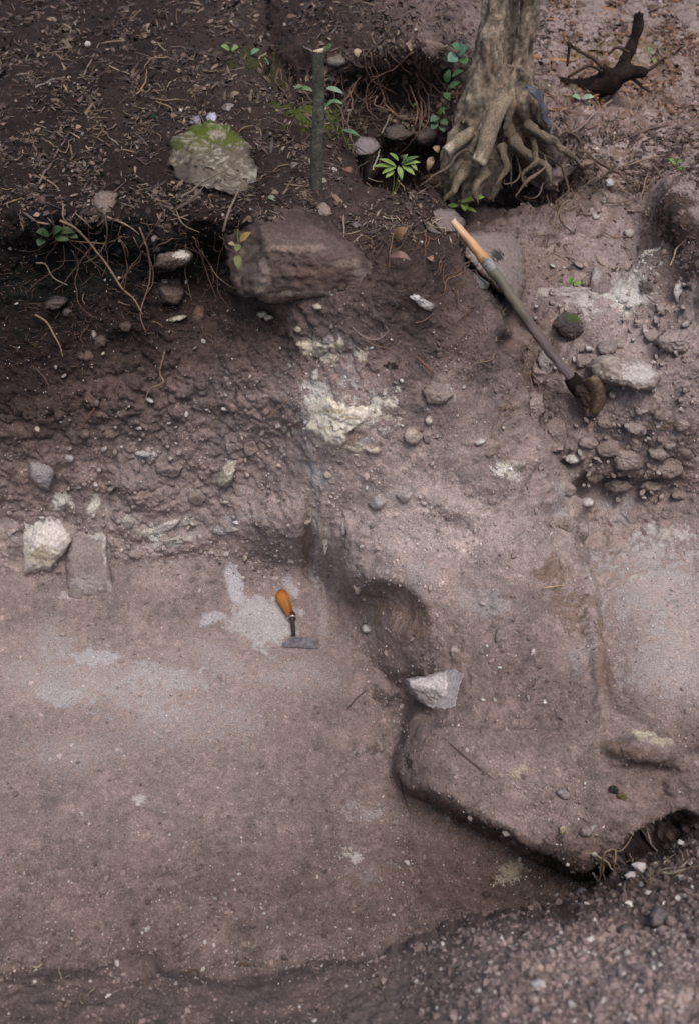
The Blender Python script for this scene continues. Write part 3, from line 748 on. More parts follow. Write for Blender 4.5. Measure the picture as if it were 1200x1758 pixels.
    qx, qy = project(V)
    # earth sticking to the stone, thickest where it meets the ground
    soil = surf(qx, qy, RGB3)
    m = smooth01(ff * 1.0 + .55 * n_c + .35 * n_a, 1.15 - dust * .7, 1.5 - dust * .7)[:, None] * .9
    C = C * (1 - m) + soil * m
    if cap is not None:
        m = smooth01(n_a * .6 + n_c * .7 + K[:, 2] * .25, .08, .30)[:, None]
        C = C * (1 - m) + np.array(cap) * m
    if marks:
        for x, y, rx, ry, cc, st in marks:
            q = np.hypot((qx - x) / rx, (qy - y) / ry) + .9 * n_c + .5 * n_a
            m = (st * (1 - smooth01(q, .6, 1.1)))[:, None]
            C = C * (1 - m) + np.array(cc) * (1 + .2 * n_d[:, None]) * m
    return centred(name, V, F, mat or M_STONE, np.clip(C, .01, .8), parent)

def ell(x, y, rx, ry, an=0, n=20, seed=0):
    rs = np.random.RandomState(seed + int(x) * 7 + int(y))
    t = np.linspace(0, 2 * np.pi, n, endpoint=False)
    k_ = 1 + sum(a_ * np.cos(f_ * t + ph) for f_, a_, ph in zip((2, 3, 4, 5), rs.uniform(.03, .10, 4), rs.uniform(0, 6.3, 4)))
    k_ = np.minimum(k_, 1 + .05 * rs.rand() + 0 * t) if rs.rand() < .6 else k_
    a = math.radians(an)
    X = rx * np.cos(t) * k_; Y = ry * np.sin(t) * k_
    return [(x + u * math.cos(a) - v * math.sin(a), y + u * math.sin(a) + v * math.cos(a)) for u, v in zip(X, Y)]

# ------------------------------------------------------------------ the large stones
SB = (.17, .125, .108)     # soil stained stone
def stone(poly, bulge, colr, label, cat='stone', name='stone', **kw):
    return tag(rock(poly, bulge, colr, name, **kw), label, cat)

stone([(388, 372), (420, 352), (480, 347), (530, 360), (575, 385), (603, 412), (628, 440), (646, 462), (636, 480), (600, 497), (560, 508), (510, 520), (465, 524), (420, 514), (400, 495), (391, 450), (385, 410)],
      .13, (.115, .085, .075), 'largest brown stone block, its rough face jutting from the bank under the upright stake', 'boulder', 'boulder', seed=3, p=3.4, rough=.085, back=1.2, apex=(510, 430), lift=.045, top=(.0, -.22, 1), front=(.05, -1, -.05), flat=.75, dust=.6, facets=1,
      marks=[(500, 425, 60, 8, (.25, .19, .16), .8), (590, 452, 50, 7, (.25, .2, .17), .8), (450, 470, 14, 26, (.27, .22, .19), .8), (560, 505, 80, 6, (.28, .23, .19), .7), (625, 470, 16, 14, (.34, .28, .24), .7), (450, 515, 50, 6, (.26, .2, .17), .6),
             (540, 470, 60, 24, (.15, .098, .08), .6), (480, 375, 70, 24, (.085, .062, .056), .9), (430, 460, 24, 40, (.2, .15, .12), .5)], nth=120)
stone([(287, 268), (291, 242), (325, 218), (358, 204), (395, 210), (424, 236), (440, 280), (438, 322), (405, 336), (370, 324), (330, 318), (296, 302)],
      .16, (.14, .115, .09), 'boulder capped with bright green moss on the forest floor at left', 'boulder', 'boulder', seed=5, rough=.14, back=.9, moss=0, cap=(.30, .27, .22), apex=(360, 240), flat=.5, dust=.5, lift=.07,
      marks=[(350, 222, 52, 20, (.07, .095, .01), 1.0), (400, 236, 26, 18, (.08, .10, .012), .9), (305, 245, 16, 16, (.07, .085, .015), .7), (340, 245, 36, 16, (.10, .105, .03), .5), (310, 300, 22, 26, (.05, .045, .035), .6), (370, 228, 14, 8, (.3, .26, .2), .8)], nth=110)
stone([(262, 460), (268, 432), (290, 420), (316, 418), (334, 436), (330, 452), (300, 466)], .10, (.12, .09, .075), 'stone with a chalk white corner among roots under the left rim of the pit', seed=8, cap=None, marks=[(312, 436, 16, 9, LIME, .9), (285, 430, 16, 8, (.22, .18, .17), .8)])
stone([(152, 332), (175, 325), (205, 330), (200, 350), (190, 374), (172, 366), (156, 350)], .05, (.20, .155, .13), 'flat three cornered brown stone at the edge of the bank, top left', seed=9, p=4)
stone([(40, 880), (75, 880), (105, 893), (127, 925), (116, 948), (86, 980), (40, 986)], 0.07, (.58, .54, .50), 'big pale stone cut by the left edge of the picture at floor level', seed=10, p=3.5, rough=.07, dust=.35, back=1.0, marks=[(75, 955, 30, 22, (.42, .37, .26), .8), (112, 935, 12, 24, (.42, .37, .32), .8), (95, 960, 14, 14, (.4, .35, .28), .5)])
stone([(128, 908), (160, 900), (182, 920), (189, 975), (195, 1022), (160, 1030), (118, 1026), (112, 960)], .06, (.27, .23, .21), 'grey block with a straight right edge standing on the trench floor, second from the left', seed=11, p=3.6, rough=.05, back=1.0, marks=[(183, 940, 7, 30, LIME, .6), (190, 1010, 6, 20, LIME, .4), (165, 917, 14, 7, LIME, .7), (150, 1000, 40, 16, PALE, .4)])
stone([(48, 790), (78, 788), (98, 812), (86, 843), (62, 838), (50, 820)], .07, (.27, .245, .25), 'bluish grey stone with a pointed foot stuck in the left face of the section', seed=12, p=3)
stone([(692, 1165), (730, 1160), (775, 1148), (797, 1158), (788, 1180), (781, 1214), (756, 1222), (722, 1208), (703, 1190)], .075, (.40, .36, .36), 'large white stone in the foot of the old wall, right of the hand tool', seed=13, p=3, rough=.05, flat=.85, apex=(742, 1182), front=(-.1, -1, -.05), dust=.2, lift=.045, facets=2, marks=[(742, 1175, 40, 12, (.55, .5, .49), .8), (740, 1198, 26, 18, (.33, .29, .28), .6)])
stone([(948, 560), (955, 543), (972, 532), (990, 537), (1004, 555), (1003, 572), (985, 582), (962, 578)], .10, (.055, .048, .045), 'dark stone with a streak of green moss beside the long wooden handle', seed=14, marks=[(985, 545, 16, 8, (.07, .1, .03), .7), (960, 545, 10, 10, (.12, .11, .1), .5)])
stone([(1002, 628), (1030, 610), (1070, 606), (1112, 620), (1138, 646), (1130, 668), (1100, 672), (1060, 662), (1020, 655)], .12, (.26, .215, .185), 'long flat stone spotted with white lime on the ledge right of the tool head', seed=15, p=3, rough=.06, lift=.03, back=1.0, cap=(.42, .38, .33), marks=[(1095, 640, 30, 18, LIME, .6), (1040, 618, 30, 8, (.36, .32, .28), .6)])
stone([(788, 402), (830, 394), (880, 401), (903, 430), (906, 485), (893, 518), (862, 505), (825, 476), (792, 440)], .24, (.25, .205, .185), 'large smooth boulder just behind the peeled end of the wooden handle', 'boulder', 'boulder', seed=16, p=2.3, rough=.05, back=1.0, apex=(850, 440), flat=.25, front=(.5, -1, .3), dust=.5, lift=.02, marks=[(853, 440, 10, 10, DARK, .9), (835, 395, 6, 5, DARK, .9), (850, 470, 16, 14, (.32, .28, .27), .6)])
stone([(722, 372), (745, 356), (778, 358), (800, 378), (796, 402), (770, 405), (735, 396)], .10, (.22, .18, .165), 'rounded earthy boulder at the lip of the bank below the tree stump', 'boulder', 'boulder', seed=17, rough=.05, lift=.06)
stone([(793, 466), (815, 467), (842, 486), (836, 498), (806, 497), (792, 485)], .05, (.16, .16, .145), 'greenish grey stone trapped under the middle of the peeled handle', seed=18)
stone([(1008, 520), (1012, 480), (1020, 455), (1034, 462), (1052, 478), (1048, 505), (1030, 520)], .08, (.20, .165, .155), 'upright brown stone with a whitish top on the upper path at right', seed=19, marks=[(1022, 470, 10, 16, (.42, .38, .38), .7)])
stone(ell(1043, 596, 20, 15), .06, (.24, .2, .19), 'rounded grey stone just above the long flat lime spotted stone', seed=20)
stone(ell(556, 360, 15, 14), .05, (.24, .19, .16), 'round beige cobble on the bank near the foot of the stake', seed=21, p=2, rough=.04)
stone(ell(582, 322, 14, 10), .04, (.13, .135, .13), 'small greenish grey cobble right of the foot of the stake', seed=22, rough=.05)
stone(ell(612, 384, 10, 6), .02, (.15, .125, .125), 'flat dark pebble half sunk in the bank above the largest block', seed=23)
stone([(685, 484), (697, 479), (706, 498), (728, 512), (748, 524), (741, 535), (722, 529), (700, 508)], .03, (.52, .49, .47), 'narrow white limestone flake slanting in the dark earth of the central wall', seed=24, rough=.12, marks=[(725, 508, 12, 6, SB, .6)])
stone([(369, 832), (374, 812), (390, 790), (409, 784), (406, 806), (396, 832), (382, 838)], .07, (.38, .34, .28), 'cream stone leaning in the section with a dark hole at its right', seed=25, cap=LIME)
stone([(138, 217), (129, 225), (131, 235), (141, 237), (147, 226)], .025, (.17, .17, .155), 'small grey stone alone on the forest floor near the left edge', seed=26)
stone(ell(395, 183, 15, 8), .03, (.38, .34, .32), 'pale pinkish stone lying behind the mossy boulder', seed=27)
stone(ell(577, 104, 17, 13), .07, (.16, .145, .125), 'grey stone set in the dark hollow beyond the top of the stake', seed=28)
stone([(604, 250), (618, 232), (645, 236), (656, 252), (640, 264), (615, 266)], .07, (.24, .2, .2), 'smooth pinkish stone at the edge of the hollow behind the stake', seed=29)
stone(ell(682, 228, 24, 17), .10, (.10, .08, .07), 'dark brown stone inside the root lined hollow', seed=30)
stone(ell(730, 235, 22, 18), .10, (.09, .072, .066), 'dark lumpy stone left of the tree trunk in the hollow', seed=31)
stone(ell(1047, 313, 10, 8), .03, (.50, .47, .45), 'white stone on the slope right of the exposed tree roots', seed=32)
stone(ell(1080, 399, 10, 8), .03, (.44, .40, .36), 'cream white stone on the brown path at upper right', seed=33)
stone(ell(1023, 371, 7, 6), .02, (.40, .36, .33), 'small whitish stone on the path below the root mass', seed=34)
stone(ell(1006, 1429, 13, 11), .03, (.26, .215, .20), 'rounded pinkish grey stone in the loose crumbs on the lowest wall block', seed=35, p=2, rough=.05)
stone(ell(1020, 1468, 6, 6), .02, (.46, .43, .43), 'small white stone on the very lip of the lowest wall block', seed=36)
stone(ell(966, 1425, 7, 9, 30), .02, (.40, .33, .22), 'yellowish stone chip on the lowest wall block', seed=37)
stone(ell(968, 1364, 15, 9, 25), .025, (.27, .23, .23), 'flat grey stone chip on loose crumbs above the lip of the lowest block', seed=38)
stone(ell(1054, 1356, 10, 8, 30), .03, (.03, .03, .03), 'small black stone half buried near the right edge of the lowest block', seed=39)
stone(ell(1068, 1368, 12, 7, 25), .02, (.12, .10, .05), 'olive brown stone chip below the small black stone', seed=40)
stone(ell(1075, 1600, 14, 14), .06, (.20, .165, .15), 'brown stone in the heap of loose earth at lower right', seed=41)
stone(ell(1130, 1575, 17, 20), .07, (.22, .185, .175), 'tallest grey clod of the loose earth heap at lower right', seed=42)
stone(ell(998, 1535, 12, 12), .05, (.26, .23, .23), 'pale clod near the top of the loose earth heap', seed=43)
stone(ell(915, 1590, 14, 9), .04, (.2, .17, .16), 'low brown clod beside the pale twig on the earth heap', seed=44)
stone(ell(925, 1690, 18, 9), .03, (.52, .49, .49), 'white lime lump at the bottom edge of the earth heap', seed=45)
stone(ell(1000, 1640, 12, 7), .03, (.4, .38, .38), 'whitish lump in the middle of the earth heap', seed=46)

# crumpled pale things on the litter
stone([(352, 200), (358, 192), (370, 191), (375, 200), (370, 208), (357, 209)], .035, (.42, .42, .52), 'crumpled pale lilac scrap sitting on top of the mossy boulder', 'litter', 'paper_scrap', seed=50, rough=.2)
stone([(322, 212), (328, 200), (342, 196), (348, 205), (336, 215)], .03, (.22, .2, .25), 'crumpled dull purple scrap left of the pale one on the mossy boulder', 'litter', 'paper_scrap', seed=51, rough=.2)

# stones built into or stuck in the pieces of the setting: parts of those pieces
def embedded(parent, items):
    for i, (x, y, rx, ry, an, colr, b) in enumerate(items):
        rock(ell(x, y, rx * 1.05, ry * 1.05, an, (6, 20, 7, 8)[(i + int(x)) % 4]), b, colr, 'stone', parent, seed=100 + i + int(x), rough=.14, dust=.85, flat=.92, facets=4)
G1, G2, W1, C1 = (.29, .242, .222), (.23, .185, .165), (.50, .465, .44), (.43, .375, .31)
embedded(WALL, [(708, 749, 17, 18, 0, C1, .05), (736, 722, 8, 9, 0, C1, .03), (648, 862, 17, 13, -40, (.34, .31, .31), .04), (694, 850, 13, 13, 0, (.30, .27, .26), .03), (780, 1118, 10, 11, 0, (.42, .37, .34), .03),
    (628, 1080, 9, 8, 0, W1, .02), (640, 770, 16, 9, 10, C1, .03), (822, 758, 12, 7, 0, W1, .02), (752, 675, 28, 24, 10, G2, .05), (845, 860, 10, 8, 0, G1, .02), (562, 815, 9, 9, 0, C1, .02), (733, 745, 9, 18, 0, G1, .02),
    (985, 860, 18, 12, 30, G1, .04), (970, 838, 22, 13, 30, G1, .05), (998, 915, 14, 22, 20, G1, .05), (968, 900, 22, 18, 0, G2, .05), (983, 788, 14, 10, 20, W1, .04), (1010, 862, 14, 9, 15, W1, .04), (955, 745, 20, 30, 0, G2, .05),
    (915, 700, 20, 34, 10, G1, .05), (905, 722, 12, 8, 0, C1, .03), (860, 1095, 12, 20, 10, G2, .02), (915, 1120, 5, 8, 0, W1, .01), (858, 1146, 6, 3, 0, (.7, .68, .66), .01), (935, 1205, 4, 5, 0, (.7, .68, .66), .01), (620, 970, 9, 10, 20, G1, .02), (614, 1010, 8, 14, 10, G1, .02),
    (840, 780, 9, 6, 0, G2, .02), (590, 905, 5, 16, 5, W1, .01), (560, 935, 5, 22, 4, W1, .015), (512, 565, 9, 7, 0, C1, .02), (450, 540, 10, 7, 0, C1, .02), (545, 526, 10, 7, 0, C1, .02)])
embedded(PIECE['earth_section'], [(119, 787, 10, 9, 0, (.34, .31, .31), .03), (119, 770, 7, 5, 0, G1, .02), (305, 546, 17, 6, -12, (.40, .37, .30), .03), (283, 483, 8, 5, 0, (.3, .28, .26), .02), (246, 779, 16, 6, 5, W1, .03), (308, 777, 8, 5, -20, W1, .02),
    (102, 861, 13, 15, 20, W1, .03), (166, 838, 5, 7, 0, G1, .02), (240, 735, 9, 4, 0, (.5, .47, .46), .02), (257, 687, 9, 5, 30, W1, .02), (320, 711, 5, 7, 0, W1, .015), (386, 702, 9, 4, 0, W1, .02), (388, 650, 6, 8, 20, G1, .02),
    (288, 800, 24, 22, 0, G2, .03), (337, 855, 14, 15, 0, G2, .03), (386, 860, 10, 6, 0, C1, .02), (340, 690, 6, 5, 0, W1, .01), (355, 702, 5, 4, 0, W1, .01), (290, 726, 5, 4, 0, W1, .01), (237, 857, 22, 14, 10, G2, .03), (250, 848, 40, 22, 20, G2, .05),
    (148, 610, 16, 10, 0, (.14, .10, .08), .03), (290, 500, 32, 26, 0, (.10, .075, .062), .07), (115, 535, 10, 8, 0, (.12, .1, .1), .02), (170, 585, 18, 12, 0, (.12, .09, .075), .04), (215, 560, 14, 12, 0, (.09, .07, .06), .03), (95, 520, 22, 12, -20, (.10, .08, .075), .04),
    (460, 545, 9, 6, 0, C1, .02), (340, 540, 12, 20, 20, (.14, .09, .07), .03), (165, 690, 7, 9, 0, (.2, .18, .18), .02), (190, 745, 14, 10, 0, (.17, .13, .11), .03), (145, 745, 12, 9, 0, (.16, .12, .10), .03), (400, 905, 22, 9, -10, (.34, .31, .30), .03), (376, 913, 16, 5, 12, (.34, .31, .31), .02),
    (285, 905, 30, 8, -28, W1, .035), (315, 925, 38, 8, -12, (.36, .33, .3), .03), (222, 893, 14, 16, 20, (.36, .33, .3), .03), (248, 912, 8, 12, 0, W1, .02), (240, 952, 26, 9, 0, (.26, .22, .19), .02), (430, 770, 12, 14, 0, G2, .02), (405, 765, 14, 9, 0, G1, .02)])
embedded(PIECE['side_trench_face'], [(1088, 735, 20, 12, 10, G1, .05), (1076, 790, 26, 20, 0, G1, .07), (1130, 778, 20, 13, 20, G1, .06), (1150, 805, 24, 18, 0, G2, .06), (1010, 760, 18, 13, 10, G1, .04), (995, 785, 12, 8, 0, G1, .04), (1045, 770, 22, 18, 0, G2, .05),
    (1150, 765, 12, 8, 0, G1, .04), (1170, 730, 16, 12, 0, G1, .04), (1040, 725, 16, 11, 0, G2, .04), (1018, 700, 20, 16, 0, G2, .04), (1120, 835, 22, 9, 0, G2, .04), (1062, 835, 24, 12, 0, G2, .05), (1020, 820, 14, 10, 0, (.14, .11, .1), .04), (1165, 850, 14, 9, 0, G2, .04), (1100, 705, 12, 9, 0, G1, .03), (1135, 712, 16, 11, 0, G2, .04)])
embedded(PIECE['woodland_slope'], [(1160, 585, 36, 26, 0, G1, .10), (1120, 575, 16, 12, 0, G1, .05), (1165, 500, 10, 20, 0, W1, .05), (1022, 545, 10, 8, 0, G1, .03), (1066, 590, 12, 9, 0, G1, .03), (1140, 530, 14, 12, 0, G1, .05), (1105, 545, 12, 8, 0, G2, .03), (990, 595, 12, 9, 0, G1, .03), (985, 500, 44, 9, 2, (.38, .34, .31), .04),
    (1110, 490, 14, 20, -30, (.10, .08, .07), .05), (1115, 575, 9, 7, 0, W1, .03), (940, 620, 20, 26, 0, (.26, .23, .22), .05), (925, 640, 14, 20, 0, G1, .03), (1000, 620, 16, 12, 0, G2, .04), (1068, 512, 14, 10, 0, W1, .04), (1052, 526, 8, 6, 0, W1, .03), (1080, 524, 7, 6, 0, W1, .03), (1140, 420, 6, 4, 0, (.3, .27, .25), .02)])
rsl = np.random.RandomState(17)
def piece_at1(x, y): return int(piece[min(NY - 2, max(0, int((y - gy[0]) / STEP))), min(NX - 2, max(0, int((x - gx[0]) / STEP)))])
def random_small(parent, n, box, test, cols, b=.015, rmin=2.5, rmax=7):
    out = []
    while len(out) < n:
        x, y = rsl.uniform(box[0], box[2]), rsl.uniform(box[1], box[3])
        if not test(x, y): continue
        r_ = rsl.uniform(rmin, rmax) if rsl.rand() < .3 else rsl.uniform(rmin, (rmin + rmax) / 2)
        out.append((x, y, r_ * rsl.uniform(.8, 1.5), r_ * rsl.uniform(.5, 1), rsl.uniform(0, 180), cols[rsl.randint(len(cols))], b * r_ / 4))
    embedded(parent, out)
random_small(PIECE['earth_section'], 110, (62, 560, 520, 970), lambda x, y: rsl.rand() < (y - 500) / 400 and x < 500, [G1, G2, W1, G1, C1, (.36, .32, .3)], .02)
random_small(WALL, 90, (540, 560, 1010, 1450), lambda x, y: piece_at1(x, y) == 6 and not (y > 1210 and x < 760), [G1, G2, W1, (.36, .32, .3), (.6, .57, .55)], .012, 2, 5.5)
random_small(PIECE['side_trench_face'], 50, (960, 665, 1180, 860), lambda x, y: piece_at1(x, y) == 4, [G1, G2, G1, (.36, .32, .3)], .03, 4, 10)
random_small(PIECE['woodland_slope'], 60, (915, 440, 1180, 640), lambda x, y: piece_at1(x, y) == 3, [G1, G2, W1, C1, (.36, .32, .3)], .03, 3, 9)
random_small(PIECE['trench_floor'], 40, (70, 1000, 900, 1620), lambda x, y: piece_at1(x, y) == 0 and rsl.rand() < .3 + (y - 1000) / 700, [G1, G2, W1, (.36, .32, .3), (.05, .04, .04)], .008, 1.8, 4.5)
# the lime plaster still clinging to the wall
rock([(527, 700), (545, 690), (562, 680), (582, 690), (600, 684), (640, 698), (657, 712), (630, 726), (604, 738), (590, 772), (560, 766), (545, 748), (528, 738)], .06, (.66, .61, .51), 'plaster', WALL, seed=70, rough=.14, dust=.15, p=3, marks=[(575, 705, 30, 4, (.36, .30, .18), .7), (600, 718, 30, 4, (.33, .27, .16), .7), (570, 735, 26, 4, (.42, .36, .24), .7), (600, 745, 16, 10, RUST, .6)], nth=100)['label'] = 'cream lime plaster lump'
rock([(1065, 1290), (1085, 1275), (1120, 1270), (1150, 1280), (1166, 1300), (1150, 1306), (1110, 1298), (1080, 1304)], .05, (.28, .23, .2), 'stone', WALL, seed=73, marks=[(1120, 1277, 34, 6, CREAM, .8)])

# ------------------------------------------------------------------ upright stake
def stake():
    b0 = pt(543, 324); d = direction(546, 86); y = b0[1] + .01
    top = CAM + d * (y / d[1])
    root = empty('stake', b0)
    tag(root, 'upright grey green wooden stake with a pale cut top, driven into the bank', 'stake')
    P = catmull([b0 + (0, 0, -.12), b0 + (.004, 0, .15), b0 + (top - b0) * .6 + (.006, 0, 0), top], 30)
    V, F = tube(P, [.0245, .0245, .0235, .0225], 20, caps=False)
    nn = noise3(V * (60, 60, 12), 31) * .0013
    V = V + nn[:, None] * np.array([1, -1, 0])
    c = np.array((.10, .10, .078)) * (1 + .35 * noise3(V * (50, 50, 25), 33) + .3 * noise3(V * 9, 34))[:, None]
    centred('bark', V, F, M_BARK, np.clip(c, .01, 1), root)
    V, F = tube([top - (0, 0, .012), top + (0, 0, .004)], [.0222, .0222], 20)
    V[:, 2] += (V[:, 0] - top[0]) * .25 + (V[:, 1] - top[1]) * -.25
    centred('cut_end', V, F, M_ROOT, (.62, .52, .38), root)
stake()

# ------------------------------------------------------------------ the long handled hoe
def long_tool():
    a = pt(772, 397, .05); bgrd = pt_smooth(1002, 660, .10)
    n = 60
    P = catmull([a, a + (bgrd - a) * .33 + (0.012, 0, -.004), a + (bgrd - a) * .7 + (-.004, 0, .002), bgrd], n)
    qx, qy = project(P)
    gap = np.array([(CAM - surf(x, y)) @ (CAM - surf(x, y)) for x, y in zip(qx, qy)]) ** .5 - np.linalg.norm(P - CAM, axis=1)
    need = max(0, .045 - gap[3:-6].min())
    vd = (CAM - P[n // 2]); vd /= np.linalg.norm(vd)
    P = P + vd * need * np.sin(np.linspace(.25, 2.9, n))[:, None]
    root = empty('hoe', P[-1])
    tag(root, 'long handled hoe leaning against the bank, bark half peeled off its handle', 'hoe')
    ex = P[-1] - P[0]; L = np.linalg.norm(ex); ex /= L
    ez = np.cross(ex, (0, 1, 0)); ez /= np.linalg.norm(ez); ey = np.cross(ez, ex)
    M = np.stack([ex, ey, ez], 1)
    def add(name, V, F, mat):
        Vl = (np.asarray(V) - P[0]) @ M
        me = mesh_any(name, Vl, F, mat, (.3, .3, .3))
        o = link(name, me, root)
        import mathutils
        mm = mathutils.Matrix([list(M[0]) + [P[0][0] - P[-1][0]], list(M[1]) + [P[0][1] - P[-1][1]], list(M[2]) + [P[0][2] - P[-1][2]], [0, 0, 0, 1]])
        o.matrix_local = mm
        return o
    V, F = tube(P, [.014, .0205, .022, .0225, .0225, .022, .0215, .021, .0205, .020], 20)
    V = V + np.stack([noise3(V * 9, 46 + k_) for k_ in range(3)], 1) * .006 + (noise3(V * 28, 41) * .0035)[:, None]
    mat = wood_material('handle_wood', [(0, (.62, .42, .27)), (.20, (.55, .31, .15)), (.235, (.50, .28, .13)), (.245, (.17, .165, .13)), (.5, (.15, .135, .10)), (.6, (.14, .11, .10)), (1, (.17, .13, .135))], L, 40)
    h = add('handle', V, F, mat)
    # bark collar where the peeling stops
    i = int(n * .235)
    V, F = tube(P[i:i + 4], [.0240, .0230], 14, caps=False)
    V = V + (noise3(V * 60, 42) * .004)[:, None]
    add('bark_edge', V, F, M_ROOT)
    rust = metal_material('rusted_iron', (.30, .22, .15), .9)
    dark = metal_material('dark_iron', (.03, .024, .02), .9)
    e = P[-1]
    V, F = tube([e - ex * .05, e - ex * .01, e + ex * .04], [.030, .036, .034], 16)
    V = V + (noise3(V * 40, 43) * .004)[:, None]
    add('socket', V, F, dark)
    # blade: a bent plate hanging down from the socket
    s = float(np.linalg.norm(e - CAM)) / FPX
    W = []
    def q(px, py, dy): 
        d = direction(px, py); t = (e[1] + dy) / d[1]
        return CAM + d * t
    nu, nv = 9, 9
    Lp = [(1000, 655), (1004, 672), (1008, 690), (1008, 706)]; Rp = [(1024, 645), (1038, 662), (1040, 690), (1026, 714)]
    Lc = catmull(np.array([(x, y, 0) for x, y in Lp]), nv); Rc = catmull(np.array([(x, y, 0) for x, y in Rp]), nv)
    for iv in range(nv):
        for iu in range(nu):
            u = iu / (nu - 1)
            x, y = (Lc[iv] * (1 - u) + Rc[iv] * u)[:2]
            W.append(q(x, y, -.02 - .05 * math.sin(u * 2.6) + .012 * iv / nv))
    W = np.array(W); W = W + (noise3(W * 45, 44) * .003)[:, None]
    Bk = W + np.array([.002, .012, 0]); V = np.vstack([W, Bk]); F = []
    m0 = nu * nv
    for iv in range(nv - 1):
        for iu in range(nu - 1):
            k_ = iv * nu + iu
            F.append((k_, k_ + nu, k_ + nu + 1, k_ + 1)); F.append((m0 + k_, m0 + k_ + 1, m0 + k_ + nu + 1, m0 + k_ + nu))
    edge = [i for i in range(nu)] + [nu * k_ + nu - 1 for k_ in range(1, nv)] + [nu * (nv - 1) + i for i in range(nu - 2, -1, -1)] + [nu * k_ for k_ in range(nv - 2, 0, -1)]
    for a_, b_ in zip(edge, edge[1:] + edge[:1]): F.append((a_, b_, m0 + b_, m0 + a_))
    add('blade', V, F, rust)
    # dark clod stuck on the inside of the blade
    o = rock([(985, 655), (1000, 652), (1012, 668), (1015, 695), (1008, 703), (994, 690), (984, 672)], .05, (.045, .032, .026), 'earth_clod', None, seed=80, lift=.10, rough=.2, dust=0)
    o.parent = root; o.location = tuple(np.array(o.location) - np.array(root.location))
long_tool()

# ------------------------------------------------------------------ the little wooden handled hand hoe on the floor
def hand_tool():
    g = lambda x, y, l: pt_smooth(x, y, l)
    root = empty('hand_hoe', g(503, 1090, 0))
    tag(root, 'small hand hoe with an orange wooden grip lying on the pale trench floor', 'hand tool')
    orange = wood_material('orange_wood', [(0, (.30, .10, .018)), (.4, (.42, .16, .03)), (1, (.26, .09, .02))], .14, 60)
    ax = catmull([g(483, 1020, .028), g(487, 1032, .028), g(495, 1050, .027), g(502, 1067, .026)], 26)
    V, F = tube(ax, [.008, .024, .029, .030, .029, .026, .023, .020, .0185, .018], 20)
    o = link('handle', None, root) if False else None
    ctr = ax[0]
    exx = ax[-1] - ax[0]; exx /= np.linalg.norm(exx); ezz = np.array([0, 0, 1.]) - exx * exx[2]; ezz /= np.linalg.norm(ezz); eyy = np.cross(ezz, exx)
    M = np.stack([exx, eyy, ezz], 1)
    import mathutils
    me = mesh_any('handle', (V - ctr) @ M, F, orange)
    h = link('handle', me, root); off = ctr - np.array(root.location)
    h.matrix_local = mathutils.Matrix([list(M[r_]) + [off[r_]] for r_ in range(3)] + [[0, 0, 0, 1]])
    wear = rock(ell(496, 1047, 5, 6, 0, 9), .004, (.24, .20, .21), 'worn_patch', None, seed=81, lift=.048, sink=0, rough=.05)
    wear.parent = root; wear.location = tuple(np.array(wear.location) - np.array(root.location))
    steel = metal_material('worn_steel', (.42, .40, .42), .5); bright = metal_material('bright_steel', (.85, .85, .85), .2); iron = metal_material('brown_iron', (.085, .06, .06), .6)
    a, b, c = g(501, 1061, .026), g(502.5, 1067, .026), g(503.5, 1074, .025)
    V, F = tube([a, b], [.019, .0195], 20); centred('ferrule', V, F, iron, None, root)
    V, F = tube([b, b + (c - b) * .25], [.0205, .0205], 20); centred('ring', V, F, bright, None, root)
    V, F = tube(catmull([b + (c - b) * .2, c, g(505, 1090, .022), g(505, 1108, .016)], 14), [.017, .011, .0088, .0085, .011], 12); centred('shank', V, F, iron, None, root)
    # blade: triangular plate standing on its edge, pointed at left, square at right
    Lp = catmull([g(483, 1112, .006), g(505, 1113, .008), g(546, 1116, .008)], 16)
    up = np.array([0, .45, .89]); V = []; 
    for i, p_ in enumerate(Lp):
        u = i / 15
        h_ = .004 + .042 * min(1, u * 2.2) ** .8 * (1 - .04 * u)
        for off_ in (0, .0035):
            V.append(p_ + np.array([0, off_, 0])); V.append(p_ + up * h_ + np.array([0, off_, 0]))
    V = np.array(V); F = []
    for i in range(15):
        a_ = 4 * i; b_ = a_ + 4
        F += [(a_, b_, b_ + 1, a_ + 1), (a_ + 2, a_ + 3, b_ + 3, b_ + 2), (a_ + 1, b_ + 1, b_ + 3, a_ + 3), (a_, a_ + 2, b_ + 2, b_)]
    F += [(0, 1, 3, 2), (60, 62, 63, 61)]
    centred('blade', V, F, steel, None, root, smooth=False)
hand_tool()

# ------------------------------------------------------------------ the old tree at the edge of the hollow
def remeshed(parts, voxel):
    V = []; F = []; o_ = 0
    for v, f in parts:
        V.append(v); F += [tuple(i + o_ for i in ff) for ff in f]; o_ += len(v)
    V = np.vstack(V)
    me = mesh_any('tmp', V, F, M_BARK)
    o = bpy.data.objects.new('tmp', me); COL.objects.link(o)
    md = o.modifiers.new('r', 'REMESH'); md.mode = 'VOXEL'; md.voxel_size = voxel
    sm = o.modifiers.new('s', 'SMOOTH'); sm.iterations = 3; sm.factor = .6
    dg = bpy.context.evaluated_depsgraph_get(); ev = o.evaluated_get(dg); m2 = ev.to_mesh()
    n = len(m2.vertices); A = np.empty(n * 3, np.float32); m2.vertices.foreach_get('co', A)
    Nn = np.empty(n * 3, np.float32); m2.vertices.foreach_get('normal', Nn)
    Fq = [tuple(p_.vertices) for p_ in m2.polygons]
    ev.to_mesh_clear(); bpy.data.objects.remove(o)
    return A.reshape(-1, 3).astype(float), Nn.reshape(-1, 3).astype(float), Fq

def stems(specs, n=26, sides=14):
    out = []
    for pts_, rad in specs:
        out.append(tube(catmull([at_y(x, y, d) for x, y, d in pts_], n), rad, sides))
    return out

